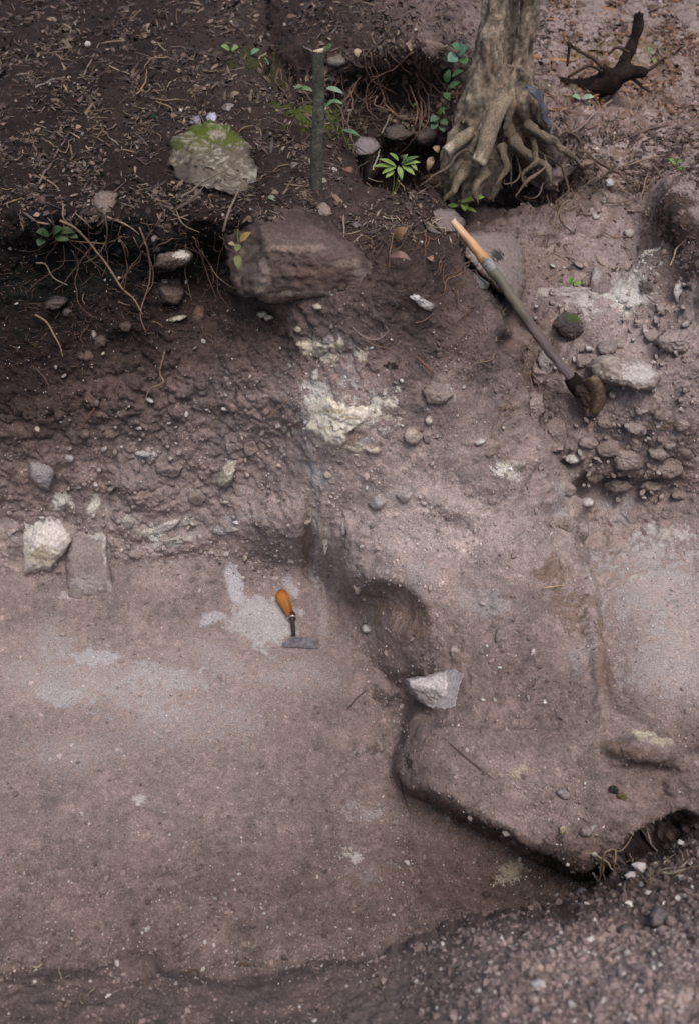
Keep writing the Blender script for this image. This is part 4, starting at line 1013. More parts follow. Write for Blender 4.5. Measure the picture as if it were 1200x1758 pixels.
def old_tree():
    base = at_y(815, 335, 5.0)
    root = empty('old_tree', base)
    tag(root, 'gnarled old tree trunk with lopped roots beside the dark hollow', 'tree')
    S = 5.2 / FPX * 1.06
    parts = stems([
        ([(885, -330, 5.35), (862, -120, 5.3), (845, 60, 5.2), (832, 150, 5.17), (812, 225, 5.12), (790, 290, 5.02), (800, 350, 4.98)], [20 * S, 20 * S, 21 * S, 28 * S, 34 * S, 34 * S, 32 * S, 26 * S]),
        ([(960, -330, 5.4), (925, -120, 5.35), (903, 60, 5.3), (892, 140, 5.22), (905, 190, 5.15), (928, 228, 5.1), (950, 262, 5.05)], [17 * S, 17 * S, 18 * S, 22 * S, 24 * S, 20 * S, 9 * S]),
        ([(900, -330, 5.6), (880, -100, 5.55), (872, 60, 5.5), (868, 140, 5.35), (862, 215, 5.2), (845, 290, 5.15), (825, 340, 5.1)], [20 * S, 20 * S, 20 * S, 26 * S, 34 * S, 28 * S, 20 * S]),
        ([(900, 180, 5.25), (890, 225, 5.2), (868, 250, 5.2)], [26 * S, 28 * S, 24 * S]),
        ([(820, 200, 5.15), (782, 250, 5.05), (768, 300, 5.0), (762, 345, 4.95)], [22 * S, 14 * S, 10 * S, 7 * S]),
        ([(836, 60, 5.12), (840, 130, 5.08), (842, 190, 5.03), (820, 230, 5.0), (800, 262, 4.98)], [12 * S, 14 * S, 15 * S, 12 * S, 8 * S]),
        ([(885, 110, 5.18), (878, 160, 5.1), (868, 215, 5.05), (880, 260, 5.1)], [9 * S, 12 * S, 14 * S, 9 * S]),
        ([(915, 150, 5.12), (930, 200, 5.02), (948, 245, 5.0)], [10 * S, 11 * S, 7 * S]),
        ([(830, 110, 5.1), (812, 170, 5.05), (792, 215, 5.02)], [10 * S, 13 * S, 9 * S])])
    V, Nn, F = remeshed(parts, .013)
    st = V * np.array([1, 1, .22])
    rg = np.abs(fbm(st, 16, 3, 400)); kn = fbm(V, 7, 3, 401)
    V = V + Nn * (.030 * (kn) - .050 * rg + .007 * noise3(st * 60, 402))[:, None]
    c = np.array((.20, .16, .12)) * (1 + .6 * kn - 2.0 * (rg - .2) + .25 * noise3(V * 50, 403))[:, None]
    m = smooth01(fbm(V, 9, 3, 404), .15, .4)[:, None]
    c = c * (1 - .5 * m) + np.array((.20, .19, .145)) * .5 * m
    m = smooth01(fbm(V, 12, 3, 405), .22, .4)[:, None] * .5
    c = c * (1 - m) + np.array((.18, .09, .04)) * m
    centred('trunk', V, F, M_BARK, np.clip(c, .012, .5), root)
    for pts_, rad, nm in (([(900, 215, 5.0), (940, 240, 4.9), (968, 262, 4.85), (1005, 285, 4.75)], [11, 8, 5, 1], 'thick'), ([(880, 240, 5.0), (905, 268, 4.9), (935, 290, 4.85), (950, 318, 4.8)], [9, 7, 4, 1], 'thick'), ([(800, 290, 4.9), (775, 325, 4.8), (758, 350, 4.75)], [12, 9, 5, 1], 'thick'),
        ([(860, 250, 5.0), (868, 285, 4.92), (850, 320, 4.85)], [10, 7, 4, 1], 'thick'), ([(830, 290, 4.9), (815, 330, 4.8), (822, 352, 4.75)], [10, 8, 4, 1], 'thick'), ([(915, 240, 4.95), (918, 275, 4.85), (900, 300, 4.8), (905, 318, 4.8)], [6, 5, 3, 1], 'thick'),
        ([(868, 168, 5.02), (850, 195, 4.95), (838, 230, 4.9), (830, 258, 4.86), (820, 279, 4.84)], [13, 14, 13.5, 12.5, 12], 'root'),
                          ([(808, 226, 4.98), (790, 240, 4.92), (765, 260, 4.88)], [9, 10.5, 8.5], 'root')):
        V, F = tube(catmull([at_y(x, y, d) for x, y, d in pts_], 22), [r * S * .95 for r in rad], 16)
        V = V + np.stack([noise3(V * 11, 413 + k_) for k_ in range(3)], 1) * (.02 if nm == 'thick' else .004) + (noise3(V * 30, 410) * .006)[:, None]
        tpar = np.linspace(0, 1, 22).repeat(16); tpar = np.append(tpar, [0, 1])
        m = smooth01(tpar + .12 * noise3(V * 40, 411), .80, .93)[:, None] * (0 if nm == 'thick' else .9)
        c = np.array((.27, .22, .16)) * (1 + .3 * noise3(V * (40, 40, 12), 412))[:, None] * (1 - m) + np.array((.60, .52, .40)) * m
        V = V + (np.abs(noise3(V * 48, 470)) * .008 * (nm == 'thick'))[:, None]
        o = centred('root', V, F, M_ROOTBARK, np.clip(c * ((.6 + .3 * noise3(V * 14, 471))[:, None] if nm == 'thick' else 1), .01, .8), root)
        if nm != 'thick': o['label'] = 'lopped root with a pale cut end'
    for pts_, r in (([(842, 268, 4.95), (800, 262, 4.9), (760, 290, 4.85), (722, 318, 4.8)], 3.4), ([(955, 235, 4.95), (975, 226, 4.95), (998, 236, 4.95), (996, 262, 4.95), (1050, 290, 4.95), (1092, 332, 4.85)], 3.4),
                    ([(885, 338, 4.75), (905, 312, 4.75), (925, 285, 4.8), (935, 270, 4.9)], 3.0), ([(925, 262, 4.95), (960, 285, 4.9), (975, 322, 4.85), (955, 352, 4.8), (962, 385, 4.6), (985, 400, 4.5)], 2.4),
                    ([(880, 260, 5.0), (890, 300, 4.9), (868, 318, 4.9), (862, 296, 4.95)], 1.6), ([(885, 250, 5.0), (905, 275, 4.95), (912, 300, 4.9)], 2.0), ([(1052, 285, 4.95), (1020, 310, 4.9), (990, 318, 4.85)], 2.0),
                    ([(975, 345, 4.7), (955, 365, 4.65), (952, 400, 4.5)], 2.0), ([(870, 262, 5.0), (872, 290, 4.95), (882, 325, 4.9)], 2), ([(940, 290, 4.9), (930, 330, 4.8), (905, 335, 4.75)], 1.8)):
        V, F = tube(catmull([at_y(x, y, d) for x, y, d in pts_], 26), [r * S * .9, r * S * .7, r * S * .35], 7)
        V = V + np.stack([noise3(V * 9, 420 + k_) for k_ in range(3)], 1) * .03 + (noise3(V * 26, 424) * .006)[:, None]
        centred('root', V, F, M_ROOT, np.array((.20, .15, .11)) * random.uniform(.5, 1.1), root)
old_tree()

def dead_branch():
    y = float(pt(1050, 165)[1])
    root = empty('dead_branch', at_y(1050, 160, y))
    tag(root, 'dark forked dead branch lying on the woodland floor at upper right', 'branch')
    S = y / FPX * 1.3
    parts = stems([([(948, 138, y), (1000, 152, y - .05), (1045, 142, y - .1), (1066, 126, y - .1), (1112, 122, y - .15)], [6 * S, 13 * S, 14 * S, 12 * S, 6 * S]),
                   ([(1062, 132, y - .1), (1076, 98, y - .05), (1092, 60, y), (1098, 20, y + .05)], [11 * S, 8 * S, 7 * S, 6 * S]),
                   ([(1034, 140, y - .08), (1036, 110, y - .1)], [7 * S, 6 * S])], 20, 10)
    V, Nn, F = remeshed(parts, .014)
    V = V + Nn * (.018 * fbm(V, 18, 3, 430))[:, None]
    centred('limb', V, F, M_BARK, np.clip(np.array((.022, .014, .012)) * (1 + .8 * fbm(V, 20, 2, 431))[:, None], .008, 1), root)
    for pts_ in ([(1036, 112), (1000, 90), (975, 70)], [(1036, 118), (1008, 115), (975, 130)], [(1110, 122), (1130, 108), (1142, 97)], [(1085, 135), (1100, 145), (1118, 155)], [(1068, 135), (1050, 165), (1020, 195)], [(980, 70), (975, 95), (972, 115)], [(1080, 90), (1060, 80), (1045, 92)]):
        V, F = tube(catmull([at_y(x, yy, y - .12) for x, yy in pts_], 14), [2.2 * S, 1.4 * S], 6)
        V = V + (noise3(V * 14, 432) * .01)[:, None]
        centred('twig', V, F, M_ROOT, (.06, .04, .032), root)
dead_branch()

# dull blue cloth behind the trunk's right buttress
P_ = catmull([at_y(905, 146, 5.02), at_y(914, 152, 4.98), at_y(930, 175, 4.97), at_y(941, 205, 4.96), at_y(948, 232, 4.95)], 30)
V, F = tube(P_, [.010, .022, .030, .024, .022, .006], 18, flat=.35)
V = V + np.stack([noise3(V * 22, 440 + k_) for k_ in range(3)], 1) * .016 + np.stack([noise3(V * 60, 444 + k_) for k_ in range(3)], 1) * .005
tag(centred('cloth', V, F, tone_material('cloth', 90, .7, 1.3, .002), np.clip(np.array((.085, .085, .105)) * (1 + .6 * noise3(V * 20, 441))[:, None], .02, .3), None), 'dull blue grey cloth draped over the right buttress of the old tree', 'cloth')

# ------------------------------------------------------------------ roots and twigs seen one by one
def strand(marks, rpx, colr, name='root', lift=.02, n=26, wob=.006, parent=None, ends=.5):
    P = []
    m = catmull(np.array([(x, y, 0) for x, y in marks], float), n)
    g0 = surf(m[:, 0], m[:, 1], PB); nn = surf(m[:, 0], m[:, 1], N_S)
    tt = np.linalg.norm(g0 - CAM, axis=1)
    ts = np.convolve(np.pad(tt, 4, mode='edge'), np.ones(9) / 9, 'valid')
    ts = np.minimum(ts, tt)
    d = direction(m[:, 0], m[:, 1]); dn = d / np.linalg.norm(d, axis=1, keepdims=True)
    P = CAM + dn * (ts - lift)[:, None]
    P = P + wob * np.stack([noise3(P * 13, 450 + k_) for k_ in range(3)], 1)
    s = float(ts.mean()) / FPX
    V, F = tube(P, [rpx * s, rpx * s * .9, rpx * s * ends], 6)
    c = np.array(colr, float) * (1 + .3 * noise3(V * 30, 455))[:, None]
    return centred(name, V, F, M_ROOT, np.clip(c, .01, .8), parent)
TAN, BRN, DBR, PAL = (.24, .17, .11), (.12, .075, .055), (.06, .04, .035), (.36, .30, .22)
for marks, r, c, lift, lab in [
    ([(104, 378), (130, 392), (150, 412), (185, 458), (206, 490), (232, 515), (246, 540)], 2.0, TAN, .07, 'thickest tan root arching out from the left rim and down the dark section'),
    ([(60, 540), (82, 556), (97, 582), (108, 612)], 1.7, TAN, .04, 'tan root hanging in a curve near the left edge, halfway up the section'),
    ([(62, 449), (78, 452), (92, 475), (116, 489)], 1.4, PAL, .04, 'short pale root crossing the dark hollow at far left'),
    ([(238, 390), (256, 438), (257, 480), (242, 535), (250, 572)], 1.4, (.20, .13, .11), .06, 'long thin pinkish root hanging straight down right of the thickest root'),
    ([(262, 395), (240, 425), (256, 440)], 1.1, BRN, .06, 'short brown rootlet joining the pinkish hanging root near its top'),
    ([(246, 430), (222, 462), (204, 492)], 1.2, BRN, .06, 'brown rootlet running from the hanging root back to the thickest root'),
    ([(68, 300), (98, 322), (108, 350), (110, 378), (140, 398)], 1.7, TAN, .03, 'tan root winding down the bank edge at far left'),
    ([(66, 316), (84, 284), (104, 250), (118, 226)], 1.8, (.17, .12, .12), .04, 'straight purplish twig leaning up the bank by the left edge'),
    ([(62, 225), (80, 240), (112, 262), (118, 240)], 1.2, TAN, .03, 'looping rootlet above the straight twig at far left'),
    ([(282, 602), (275, 640), (280, 655), (258, 668), (250, 682)], 1.5, TAN, .03, 'bent tan root poking from the middle of the section'),
    ([(346, 560), (352, 575), (370, 592)], 1.0, BRN, .02, 'thin brown rootlet low under the stone with the dark hollow'),
    ([(162, 700), (152, 715), (140, 735)], 1.2, (.2, .1, .07), .02, 'reddish rootlet at the lower left of the section'),
    ([(62, 632), (78, 650), (87, 670)], 1.3, BRN, .03, 'brown root stub at the left edge above the pebbly layer'),
    ([(310, 340), (345, 315), (397, 284)], 1.8, (.17, .14, .11), .16, 'straight grey twig leaning across the face of the mossy boulder'),
    ([(324, 345), (352, 318)], 1.3, (.16, .13, .1), .15, 'short grey twig lying parallel under the one on the mossy boulder'),
    ([(382, 396), (395, 358), (416, 312)], 2.2, (.20, .16, .12), .12, 'thick grey twig propped between the mossy boulder and the largest block'),
    ([(302, 362), (318, 385), (345, 398)], 1.3, (.2, .16, .12), .05, 'pale twig pointing down at the rim left of the largest block'),
    ([(185, 372), (215, 384), (238, 402)], 1.6, (.25, .19, .14), .05, 'pale root sagging below the three cornered stone'),
    ([(62, 150), (85, 138), (112, 131)], 1.8, (.24, .2, .18), .03, 'grey twig lying almost level near the top left corner'),
    ([(144, 128), (158, 100), (170, 72)], 1.4, (.2, .16, .13), .05, 'thin grey twig standing tilted near the top left corner'),
    ([(225, 168), (275, 170), (325, 172)], 1.4, (.22, .17, .1), .03, 'straight yellowish twig lying level above the mossy boulder'),
    ([(235, 162), (250, 140), (252, 118)], 1.3, (.28, .2, .12), .04, 'short yellowish twig standing tilted above the level one'),
    ([(465, 715), (478, 700), (494, 686)], 1.3, (.32, .22, .12), .02, 'bright tan rootlet on the left shoulder of the central wall'),
    ([(590, 372), (591, 395), (589, 424)], 1.5, (.28, .22, .18), .03, 'pale stalk standing on the bank behind the largest block'),
    ([(618, 405), (600, 420), (584, 436)], 1.1, (.25, .2, .17), .03, 'thin curved stalk touching the foot of the pale standing stalk'),
    ([(676, 400), (670, 430), (666, 462)], 1.1, (.2, .12, .08), .03, 'thin reddish stalk hanging from the leafy clump by the handle'),
    ([(605, 560), (625, 580), (648, 583), (664, 572), (662, 560)], 1.2, (.25, .2, .19), .02, 'thin root loop curled on the dark face of the central wall'),
    ([(630, 588), (650, 596), (674, 600)], 1.2, (.2, .13, .09), .015, 'reddish rootlet just below the root loop on the central wall'),
    ([(712, 555), (730, 548), (745, 538)], 1.2, (.2, .12, .1), .015, 'reddish rootlet below the slanting white limestone flake'),
    ([(714, 614), (730, 628), (745, 642)], 2.2, (.17, .10, .08), .015, 'stubby rust brown stick on the central wall above the round patch'),
    ([(931, 1009), (960, 1006), (988, 1005)], 1.3, (.42, .31, .17), .02, 'yellow straw on the reddish side of the central wall'),
    ([(1009, 977), (1020, 974), (1030, 978)], 1.0, (.4, .3, .18), .02, 'tiny yellow straw just right of the wall edge'),
    ([(775, 1276), (812, 1310), (849, 1341)], 1.5, (.15, .10, .085), .012, 'straight brown twig lying on the lowest wall block'),
    ([(596, 1218), (612, 1200), (630, 1187)], 1.2, (.10, .07, .06), .01, 'dark straight twig on the trench floor left of the white stone'),
    ([(680, 1325), (690, 1350), (698, 1384)], 1.2, (.07, .05, .045), .01, 'dark rootlet hanging from the corner of the lowest wall block'),
    ([(295, 1627), (320, 1615), (340, 1598)], 1.1, (.12, .09, .08), .01, 'thin brown twig on the lower trench floor'),
    ([(492, 1422), (502, 1427), (512, 1435)], .8, (.35, .3, .25), .01, 'very small pale straw on the trench floor'),
    ([(900, 1607), (925, 1588), (955, 1575)], 2.8, (.34, .30, .26), .03, 'thick pale twig lying on the loose earth heap'),
    ([(882, 1600), (905, 1596), (925, 1585)], 1.8, (.2, .16, .14), .02, 'thin grey twig crossing the thick pale one on the earth heap'),
    ([(1018, 1500), (1028, 1515), (1036, 1530)], 2.2, (.3, .24, .2), .04, 'pale root end sticking up at the top of the earth heap'),
    ([(985, 1558), (984, 1535), (1005, 1545), (1030, 1535)], 1.8, (.28, .22, .18), .03, 'forked pale rootlet at the left end of the earth heap'),
    ([(1112, 1466), (1135, 1466), (1150, 1453), (1165, 1456), (1172, 1478)], 2.0, (.36, .27, .19), .06, 'arching tan root over the dark gap at the right edge'),
    ([(1118, 1470), (1122, 1485), (1110, 1505)], 1.8, (.28, .21, .16), .05, 'short root hanging below the arching tan root'),
    ([(1136, 1498), (1155, 1498), (1175, 1494)], 2.4, (.42, .36, .28), .05, 'stout pale root end pointing in from the right edge, low down'),
    ([(1085, 1495), (1098, 1500), (1108, 1515)], 2.0, (.2, .15, .12), .04, 'brown root end dipping towards the earth heap'),
    ([(1060, 1640), (1100, 1632), (1140, 1640)], 2.0, (.2, .16, .14), .02, 'brown twig half buried low in the earth heap'),
    ([(1105, 655), (1120, 640), (1118, 620)], 1.2, (.2, .15, .12), .03, 'thin rootlet curling above the right end of the long flat stone'),
    ([(1150, 455), (1160, 428), (1176, 412)], 1.6, (.34, .25, .19), .05, 'tan root curving out of the dark mound at the right edge'),
    ([(1112, 512), (1140, 528), (1160, 550)], 1.4, (.24, .19, .15), .04, 'thin grey twig below the dark mound at the right edge'),
    ([(1128, 540), (1142, 524), (1150, 518)], 1.2, (.24, .19, .15), .05, 'short twig crossing the thin grey twig at the right edge'),
    ([(1050, 170), (1020, 195), (990, 222), (960, 232)], 1.6, (.24, .19, .15), .06, 'long thin twig slanting down from the dead branch'),
    ([(1070, 285), (1110, 272), (1150, 262)], 1.3, (.24, .18, .13), .04, 'thin straight twig lying across the upper path'),
    ([(1098, 342), (1105, 320), (1112, 300)], 1.3, (.26, .2, .15), .03, 'short twig upright on the upper path'),
    ([(730, 72), (775, 88), (800, 98)], 7, (.24, .18, .15), .03, 'fallen log on the bank just left of the old tree'),
    ([(915, 98), (950, 104), (985, 103)], 4, (.36, .2, .1), .03, 'orange brown stick on the woodland floor right of the trunk'),
    ([(1085, 235), (1110, 222), (1145, 212)], 3, (.16, .11, .09), .03, 'dark rotten stick on the slope right of the dead branch'),
    ([(655, 230), (668, 200), (672, 195)], 1.4, (.2, .17, .14), .05, 'thin sapling stem standing in the hollow'),
    ([(640, 290), (650, 262), (652, 250)], 1.3, (.3, .3, .2), .05, 'short straight stem left of the leafy seedling'),
    ([(552, 100), (530, 85), (520, 78)], 2, (.2, .15, .13), .08, 'twig in the dark recess left of the stake top')]:
    tag(strand(marks, r, c, 'twig' if 'twig' in lab or 'straw' in lab or 'stick' in lab or 'log' in lab or 'stem' in lab or 'stalk' in lab else 'root', lift), lab, 'log' if 'log' in lab else ('twig' if ('twig' in lab or 'straw' in lab or 'stick' in lab) else ('stem' if 'st' in lab.split()[1] or 'stem' in lab else 'root')))

PLACES = [((90, 90), 'in the top left corner'), ((230, 90), 'near the top edge, left part'), ((370, 110), 'near the top edge, left of the stake'), ((90, 200), 'by the left edge, above the straight leaning twig'), ((210, 200), 'left of the mossy boulder, higher up'), ((350, 165), 'just beyond the mossy boulder'),
    ((470, 190), 'between the mossy boulder and the stake'), ((470, 280), 'right of the mossy boulder'), ((240, 280), 'left of the mossy boulder'), ((110, 300), 'by the left edge, above the three cornered stone'), ((180, 350), 'around the three cornered stone'), ((300, 350), 'at the rim below the mossy boulder'), ((440, 340), 'on the rim above the largest block'),
    ((545, 335), 'around the foot of the stake'), ((590, 280), 'right of the stake'), ((640, 340), 'on the bank beside the green seedling'), ((620, 400), 'above the right end of the largest block'), ((720, 400), 'on the turf left of the handle top'), ((700, 345), 'at the edge of the hollow'),
    ((980, 90), 'right of the trunk at the top edge'), ((1110, 90), 'around the dead branch'), ((1000, 220), 'on the slope just right of the trunk'), ((1120, 220), 'on the slope near the right edge'), ((1000, 340), 'on the slope below the hanging roots'), ((1120, 330), 'on the path near the right edge'), ((980, 420), 'on the path above the small bright seedling'), ((1120, 420), 'by the dark mound at the right edge'), ((400, 250), 'against the mossy boulder')]
def where(x, y): return min(PLACES, key=lambda p_: (p_[0][0] - x) ** 2 + (p_[0][1] - y) ** 2)[1]
def shade(c):
    v = sum(c) / 3
    return 'pale' if v > .24 else 'tan' if v > .155 else 'brown' if v > .09 else 'dark brown' if v > .05 else 'blackish'
def thick(r, a, b): return 'fine' if r < a else 'thin' if r < b else 'stout'
def hanging(n, xr, yr, lenr, rr, cols, lift, group, label, name='root', spread=.35, seed=1):
    rs = np.random.RandomState(seed)
    for i in range(n):
        x, y = rs.uniform(*xr), rs.uniform(*yr)
        L = rs.uniform(*lenr); a = rs.randn() * spread
        m = [(x, y)]
        for k_ in range(4):
            a += rs.randn() * .45
            m.append((m[-1][0] + math.sin(a) * L / 4, m[-1][1] + math.cos(a) * L / 4))
        c = np.array(cols[rs.randint(len(cols))]) * rs.uniform(.6, 1.25)
        r_ = rs.uniform(*rr); fx_ = (x - xr[0]) / (xr[1] - xr[0]); fy_ = (y - yr[0]) / (yr[1] - yr[0])
        pl = ['far left', 'mid left', 'mid right', 'far right'][min(3, int(fx_ * 4))]; hl = 'higher' if fy_ < .5 else 'lower'
        ln = 'short' if L < sum(lenr) / 2 else 'long'
        tag(strand(m, r_, c, name, lift * rs.uniform(.3, 1.2), 16, .012), f'{ln} {shade(c)} {name}, {pl}, {hl}, among {group}', name, group)
RC = [TAN, BRN, DBR, (.16, .1, .08)]
hanging(46, (60, 400), (372, 430), (30, 130), (.6, 1.2), RC, .07, 'fine roots hanging from the left rim', 'fine brown root hanging from the overhanging left rim over the section', seed=2)
hanging(22, (60, 480), (470, 700), (18, 55), (.5, .9), RC, .02, 'rootlets poking from the left section', 'short fine rootlet sticking out of the left earth section', seed=3, spread=1.0)
hanging(36, (590, 745), (85, 190), (40, 110), (.9, 1.6), [(.19, .12, .09), BRN, (.14, .09, .07)], .08, 'roots hanging in the hollow behind the stake', 'brown root hanging down the back of the hollow behind the stake', seed=4)
hanging(22, (475, 600), (105, 180), (30, 80), (.8, 1.4), [BRN, DBR, (.14, .09, .07)], .05, 'roots at the near side of the hollow', 'thin dark root draped at the left side of the hollow', seed=5)
hanging(26, (775, 850), (420, 560), (30, 90), (.6, 1.0), [(.22, .13, .09), (.17, .1, .07)], .02, 'fine roots under the hoe handle', 'fine reddish root trailing down beneath the upper half of the hoe handle', seed=6, spread=.5)
hanging(24, (850, 940), (560, 740), (30, 100), (.6, 1.0), [(.24, .17, .12), (.18, .11, .08)], .015, 'fine roots on the right wall flank', 'fine tan root clinging to the right flank of the central wall', seed=7, spread=.4)
hanging(24, (850, 1010), (255, 330), (30, 80), (.7, 1.3), [BRN, DBR, (.18, .13, .1)], .06, 'roots under the old tree', 'thin root dangling over the dark cavity under the old tree', seed=8, spread=.6)
hanging(14, (640, 770), (395, 430), (25, 60), (.7, 1.1), [BRN, (.17, .1, .07)], .03, 'roots by the top of the handle', 'thin brown root hanging from the turf left of the handle top', seed=9)
hanging(12, (520, 560), (700, 980), (20, 60), (.5, .8), [(.24, .17, .12)], .01, 'rootlets at the plaster edge', 'hair thin rootlet running down the left plaster edge of the wall', seed=10, spread=.2)
hanging(26, (1030, 1185), (1460, 1525), (20, 70), (.9, 1.6), [TAN, PAL], .05, 'roots in the gap at lower right', 'thin tan rootlet in the dark gap at the right edge', seed=11, spread=1.2)
hanging(12, (70, 700), (1650, 1710), (18, 40), (1.0, 1.8), [TAN, PAL, BRN], .03, 'stalks on the near rim', 'short tan stalk on the blurred near rim at the bottom edge', name='stalk', seed=12, spread=2)

def lying(n, region, lenr, rr, cols, group, label, seed=1, lift=.012):
    rs = np.random.RandomState(seed); i = 0
    while i < n:
        x, y = rs.uniform(region[0], region[2]), rs.uniform(region[1], region[3])
        if len(region) > 4 and not region[4](x, y): continue
        L = rs.uniform(*lenr); a = rs.uniform(0, math.pi); b = rs.randn() * .3
        m = [(x, y), (x + math.cos(a) * L * .5, y + math.sin(a) * L * .28), (x + math.cos(a + b) * L, y + math.sin(a + b) * L * .55)]
        c = np.array(cols[rs.randint(len(cols))]) * rs.uniform(.6, 1.3)
        r_ = rs.uniform(*rr); ln = 'short' if L < lenr[0] + (lenr[1] - lenr[0]) * .4 else 'long'
        tag(strand(m, r_, c, 'twig', lift * rs.uniform(.5, 2), 10, .006), f'{ln} {thick(r_, .9, 1.25)} {shade(c)} twig lying {where(x, y)}', 'twig', group); i += 1
on_left = lambda x, y: x < 440 + (y - 60) * .9 and y < 372
lying(210, (-20, 0, 720, 375, on_left), (14, 60), (.6, 1.5), [TAN, (.2, .15, .12), BRN, (.28, .22, .17), DBR], 'twigs strewn on the forest floor', 'small dry twig strewn on the dark forest floor at upper left', 21)
lying(70, (560, 300, 780, 420), (12, 40), (.6, 1.4), [TAN, (.25, .2, .15), BRN, PAL], 'twigs strewn on the forest floor', 'small twig in the litter between the stake and the hoe handle', 22)
lying(70, (930, 60, 1190, 440), (14, 60), (.7, 1.6), [TAN, (.22, .16, .13), BRN], 'twigs on the right hand slope', 'small twig scattered on the slope right of the old tree', 23)

# ------------------------------------------------------------------ leaves and seedlings
def leaf_geo(base, tip, width, normal, fold=.15, droop=.1, n=8):
    base, tip = np.asarray(base, float), np.asarray(tip, float)
    ax_ = tip - base; L = np.linalg.norm(ax_); axn = ax_ / L
    side = np.cross(axn, normal); side /= np.linalg.norm(side) + 1e-9; nn = np.cross(side, axn)
    V, F = [], []
    for i in range(n + 1):
        u = i / n
        w = width * (math.sin(math.pi * u ** .8) ** .8) * .5
        c = base + ax_ * u + nn * (L * droop * math.sin(math.pi * u)) 
        V += [c - side * w + nn * fold * w, c, c + side * w + nn * fold * w]
    for i in range(n):
        k_ = 3 * i
        F += [(k_, k_ + 1, k_ + 4, k_ + 3), (k_ + 1, k_ + 2, k_ + 5, k_ + 4)]
    return np.array(V), F
def m_px(px, py, depth_ref, lift): 
    t = np.linalg.norm(surf(depth_ref[0], depth_ref[1], PB) - CAM) - lift
    d = direction(px, py); return CAM + d / np.linalg.norm(d) * t
def leaf(a, b, wpx, colr, ref=None, lift=.05, parent=None, name='leaf', droop=.1, tilt=None):
    ref = ref or a
    A = m_px(*a, ref, lift); B = m_px(*b, ref, lift + .02)
    s = np.linalg.norm(A - CAM) / FPX
    nrm = np.array(tilt if tilt is not None else (0, -.5, .85))
    V, F = leaf_geo(A, B, wpx * s * 1.0, nrm, droop=droop)
    c = np.array(colr, float) * (.82 + .3 * noise3(V * 50, 460) + .15 * noise3(V * 130, 461))[:, None]
    return centred(name, V, F, M_LEAF, np.clip(c, .01, .9), parent)
GRN, YGR, TEAL = (.08, .15, .045), (.24, .34, .08), (.07, .14, .075)
def seedling(base, leaves, stem_to, label, cat='seedling', name='seedling', lift=.10, scol=(.12, .14, .05)):
    root = empty(name, pt(*base)); tag(root, label, cat)
    for st in stem_to:
        P = catmull([pt(*base), m_px((base[0] + st[0]) / 2, (base[1] + st[1]) / 2, base, lift * .6), m_px(*st, base, lift)], 10)
        s = 4.5 / FPX
        V, F = tube(P, [1.2 * s, .8 * s], 6); centred('stem', V, F, M_ROOT, scol, root)
    for a, b, w, c in leaves: leaf(a, b, w, c, base, lift, root)
    for ch in root.children: pass
    return root
seedling((684, 318), [((680, 285), (650, 272), 8, YGR), ((680, 285), (655, 298), 9, YGR), ((688, 280), (720, 268), 8, GRN), ((690, 282), (722, 278), 9, YGR), ((684, 285), (690, 308), 9, YGR), ((676, 286), (640, 285), 8, (.2, .3, .06)), ((690, 284), (712, 300), 9, YGR),
          ((684, 275), (668, 262), 8, (.2, .32, .08)), ((692, 276), (700, 264), 8, (.2, .32, .1)), ((676, 292), (662, 305), 9, (.3, .4, .08)), ((700, 274), (716, 292), 8, (.3, .38, .12))], [(684, 284), (700, 275), (668, 288)],
         'bright green seedling with narrow pointed leaves at the edge of the hollow', lift=.12)
seedling((800, 362), [((786, 345), (832, 338), 17, YGR), ((796, 346), (798, 362), 12, YGR), ((786, 352), (765, 356), 9, (.2, .3, .07)), ((796, 356), (818, 364), 7, (.18, .26, .05))], [(790, 348), (800, 352)],
         'light green seedling with one broad leaf at the foot of the tree', lift=.1)
seedling((600, 250), [((588, 222), (618, 233), 8, TEAL), ((560, 150), (590, 160), 10, (.2, .28, .2)), ((565, 172), (590, 178), 7, (.13, .24, .12)), ((560, 182), (575, 172), 7, (.13, .24, .12)), ((515, 150), (538, 156), 9, (.13, .2, .1)), ((520, 146), (505, 152), 8, (.13, .2, .1))], [(590, 224), (565, 172)],
         'blue green leaves of a low plant spread behind the stake', 'plant', 'low_plant', lift=.1)
seedling((752, 225), [((752, 195), (765, 184), 12, GRN), ((752, 200), (738, 208), 13, TEAL), ((756, 205), (768, 214), 12, TEAL), ((750, 210), (740, 222), 12, (.07, .14, .07)), ((756, 215), (762, 226), 11, TEAL), ((770, 150), (790, 140), 12, (.08, .16, .06)), ((775, 130), (795, 120), 11, (.08, .16, .06)), ((765, 140), (772, 118), 12, (.1, .2, .07)), ((762, 158), (772, 172), 11, (.06, .12, .05)), ((708, 182), (714, 178), 9, GRN)], [(754, 205), (770, 145)],
         'dark green climbing plant hugging the left side of the trunk', 'climbing plant', 'climbing_plant', lift=.16)
seedling((790, 118), [((785, 92), (805, 78), 20, (.12, .27, .16)), ((785, 96), (768, 104), 22, (.2, .38, .26)), ((790, 84), (775, 76), 16, (.13, .3, .17)), ((792, 98), (800, 110), 16, (.15, .3, .1))], [(788, 95)],
         'pale sea green leaves sticking up at the top left of the trunk', 'plant', 'low_plant', lift=.3)
seedling((90, 410), [((85, 402), (62, 398), 18, (.03, .06, .02)), ((90, 400), (108, 390), 16, (.035, .07, .02)), ((95, 405), (118, 412), 17, (.03, .06, .02)), ((75, 410), (66, 422), 15, (.03, .06, .025)), ((100, 396), (128, 398), 14, (.04, .07, .02)), ((118, 402), (134, 408), 12, (.03, .05, .02))], [(92, 400)],
         'dark green leafy sprig under the left rim of the pit', 'sprig', 'leafy_sprig', lift=.08)
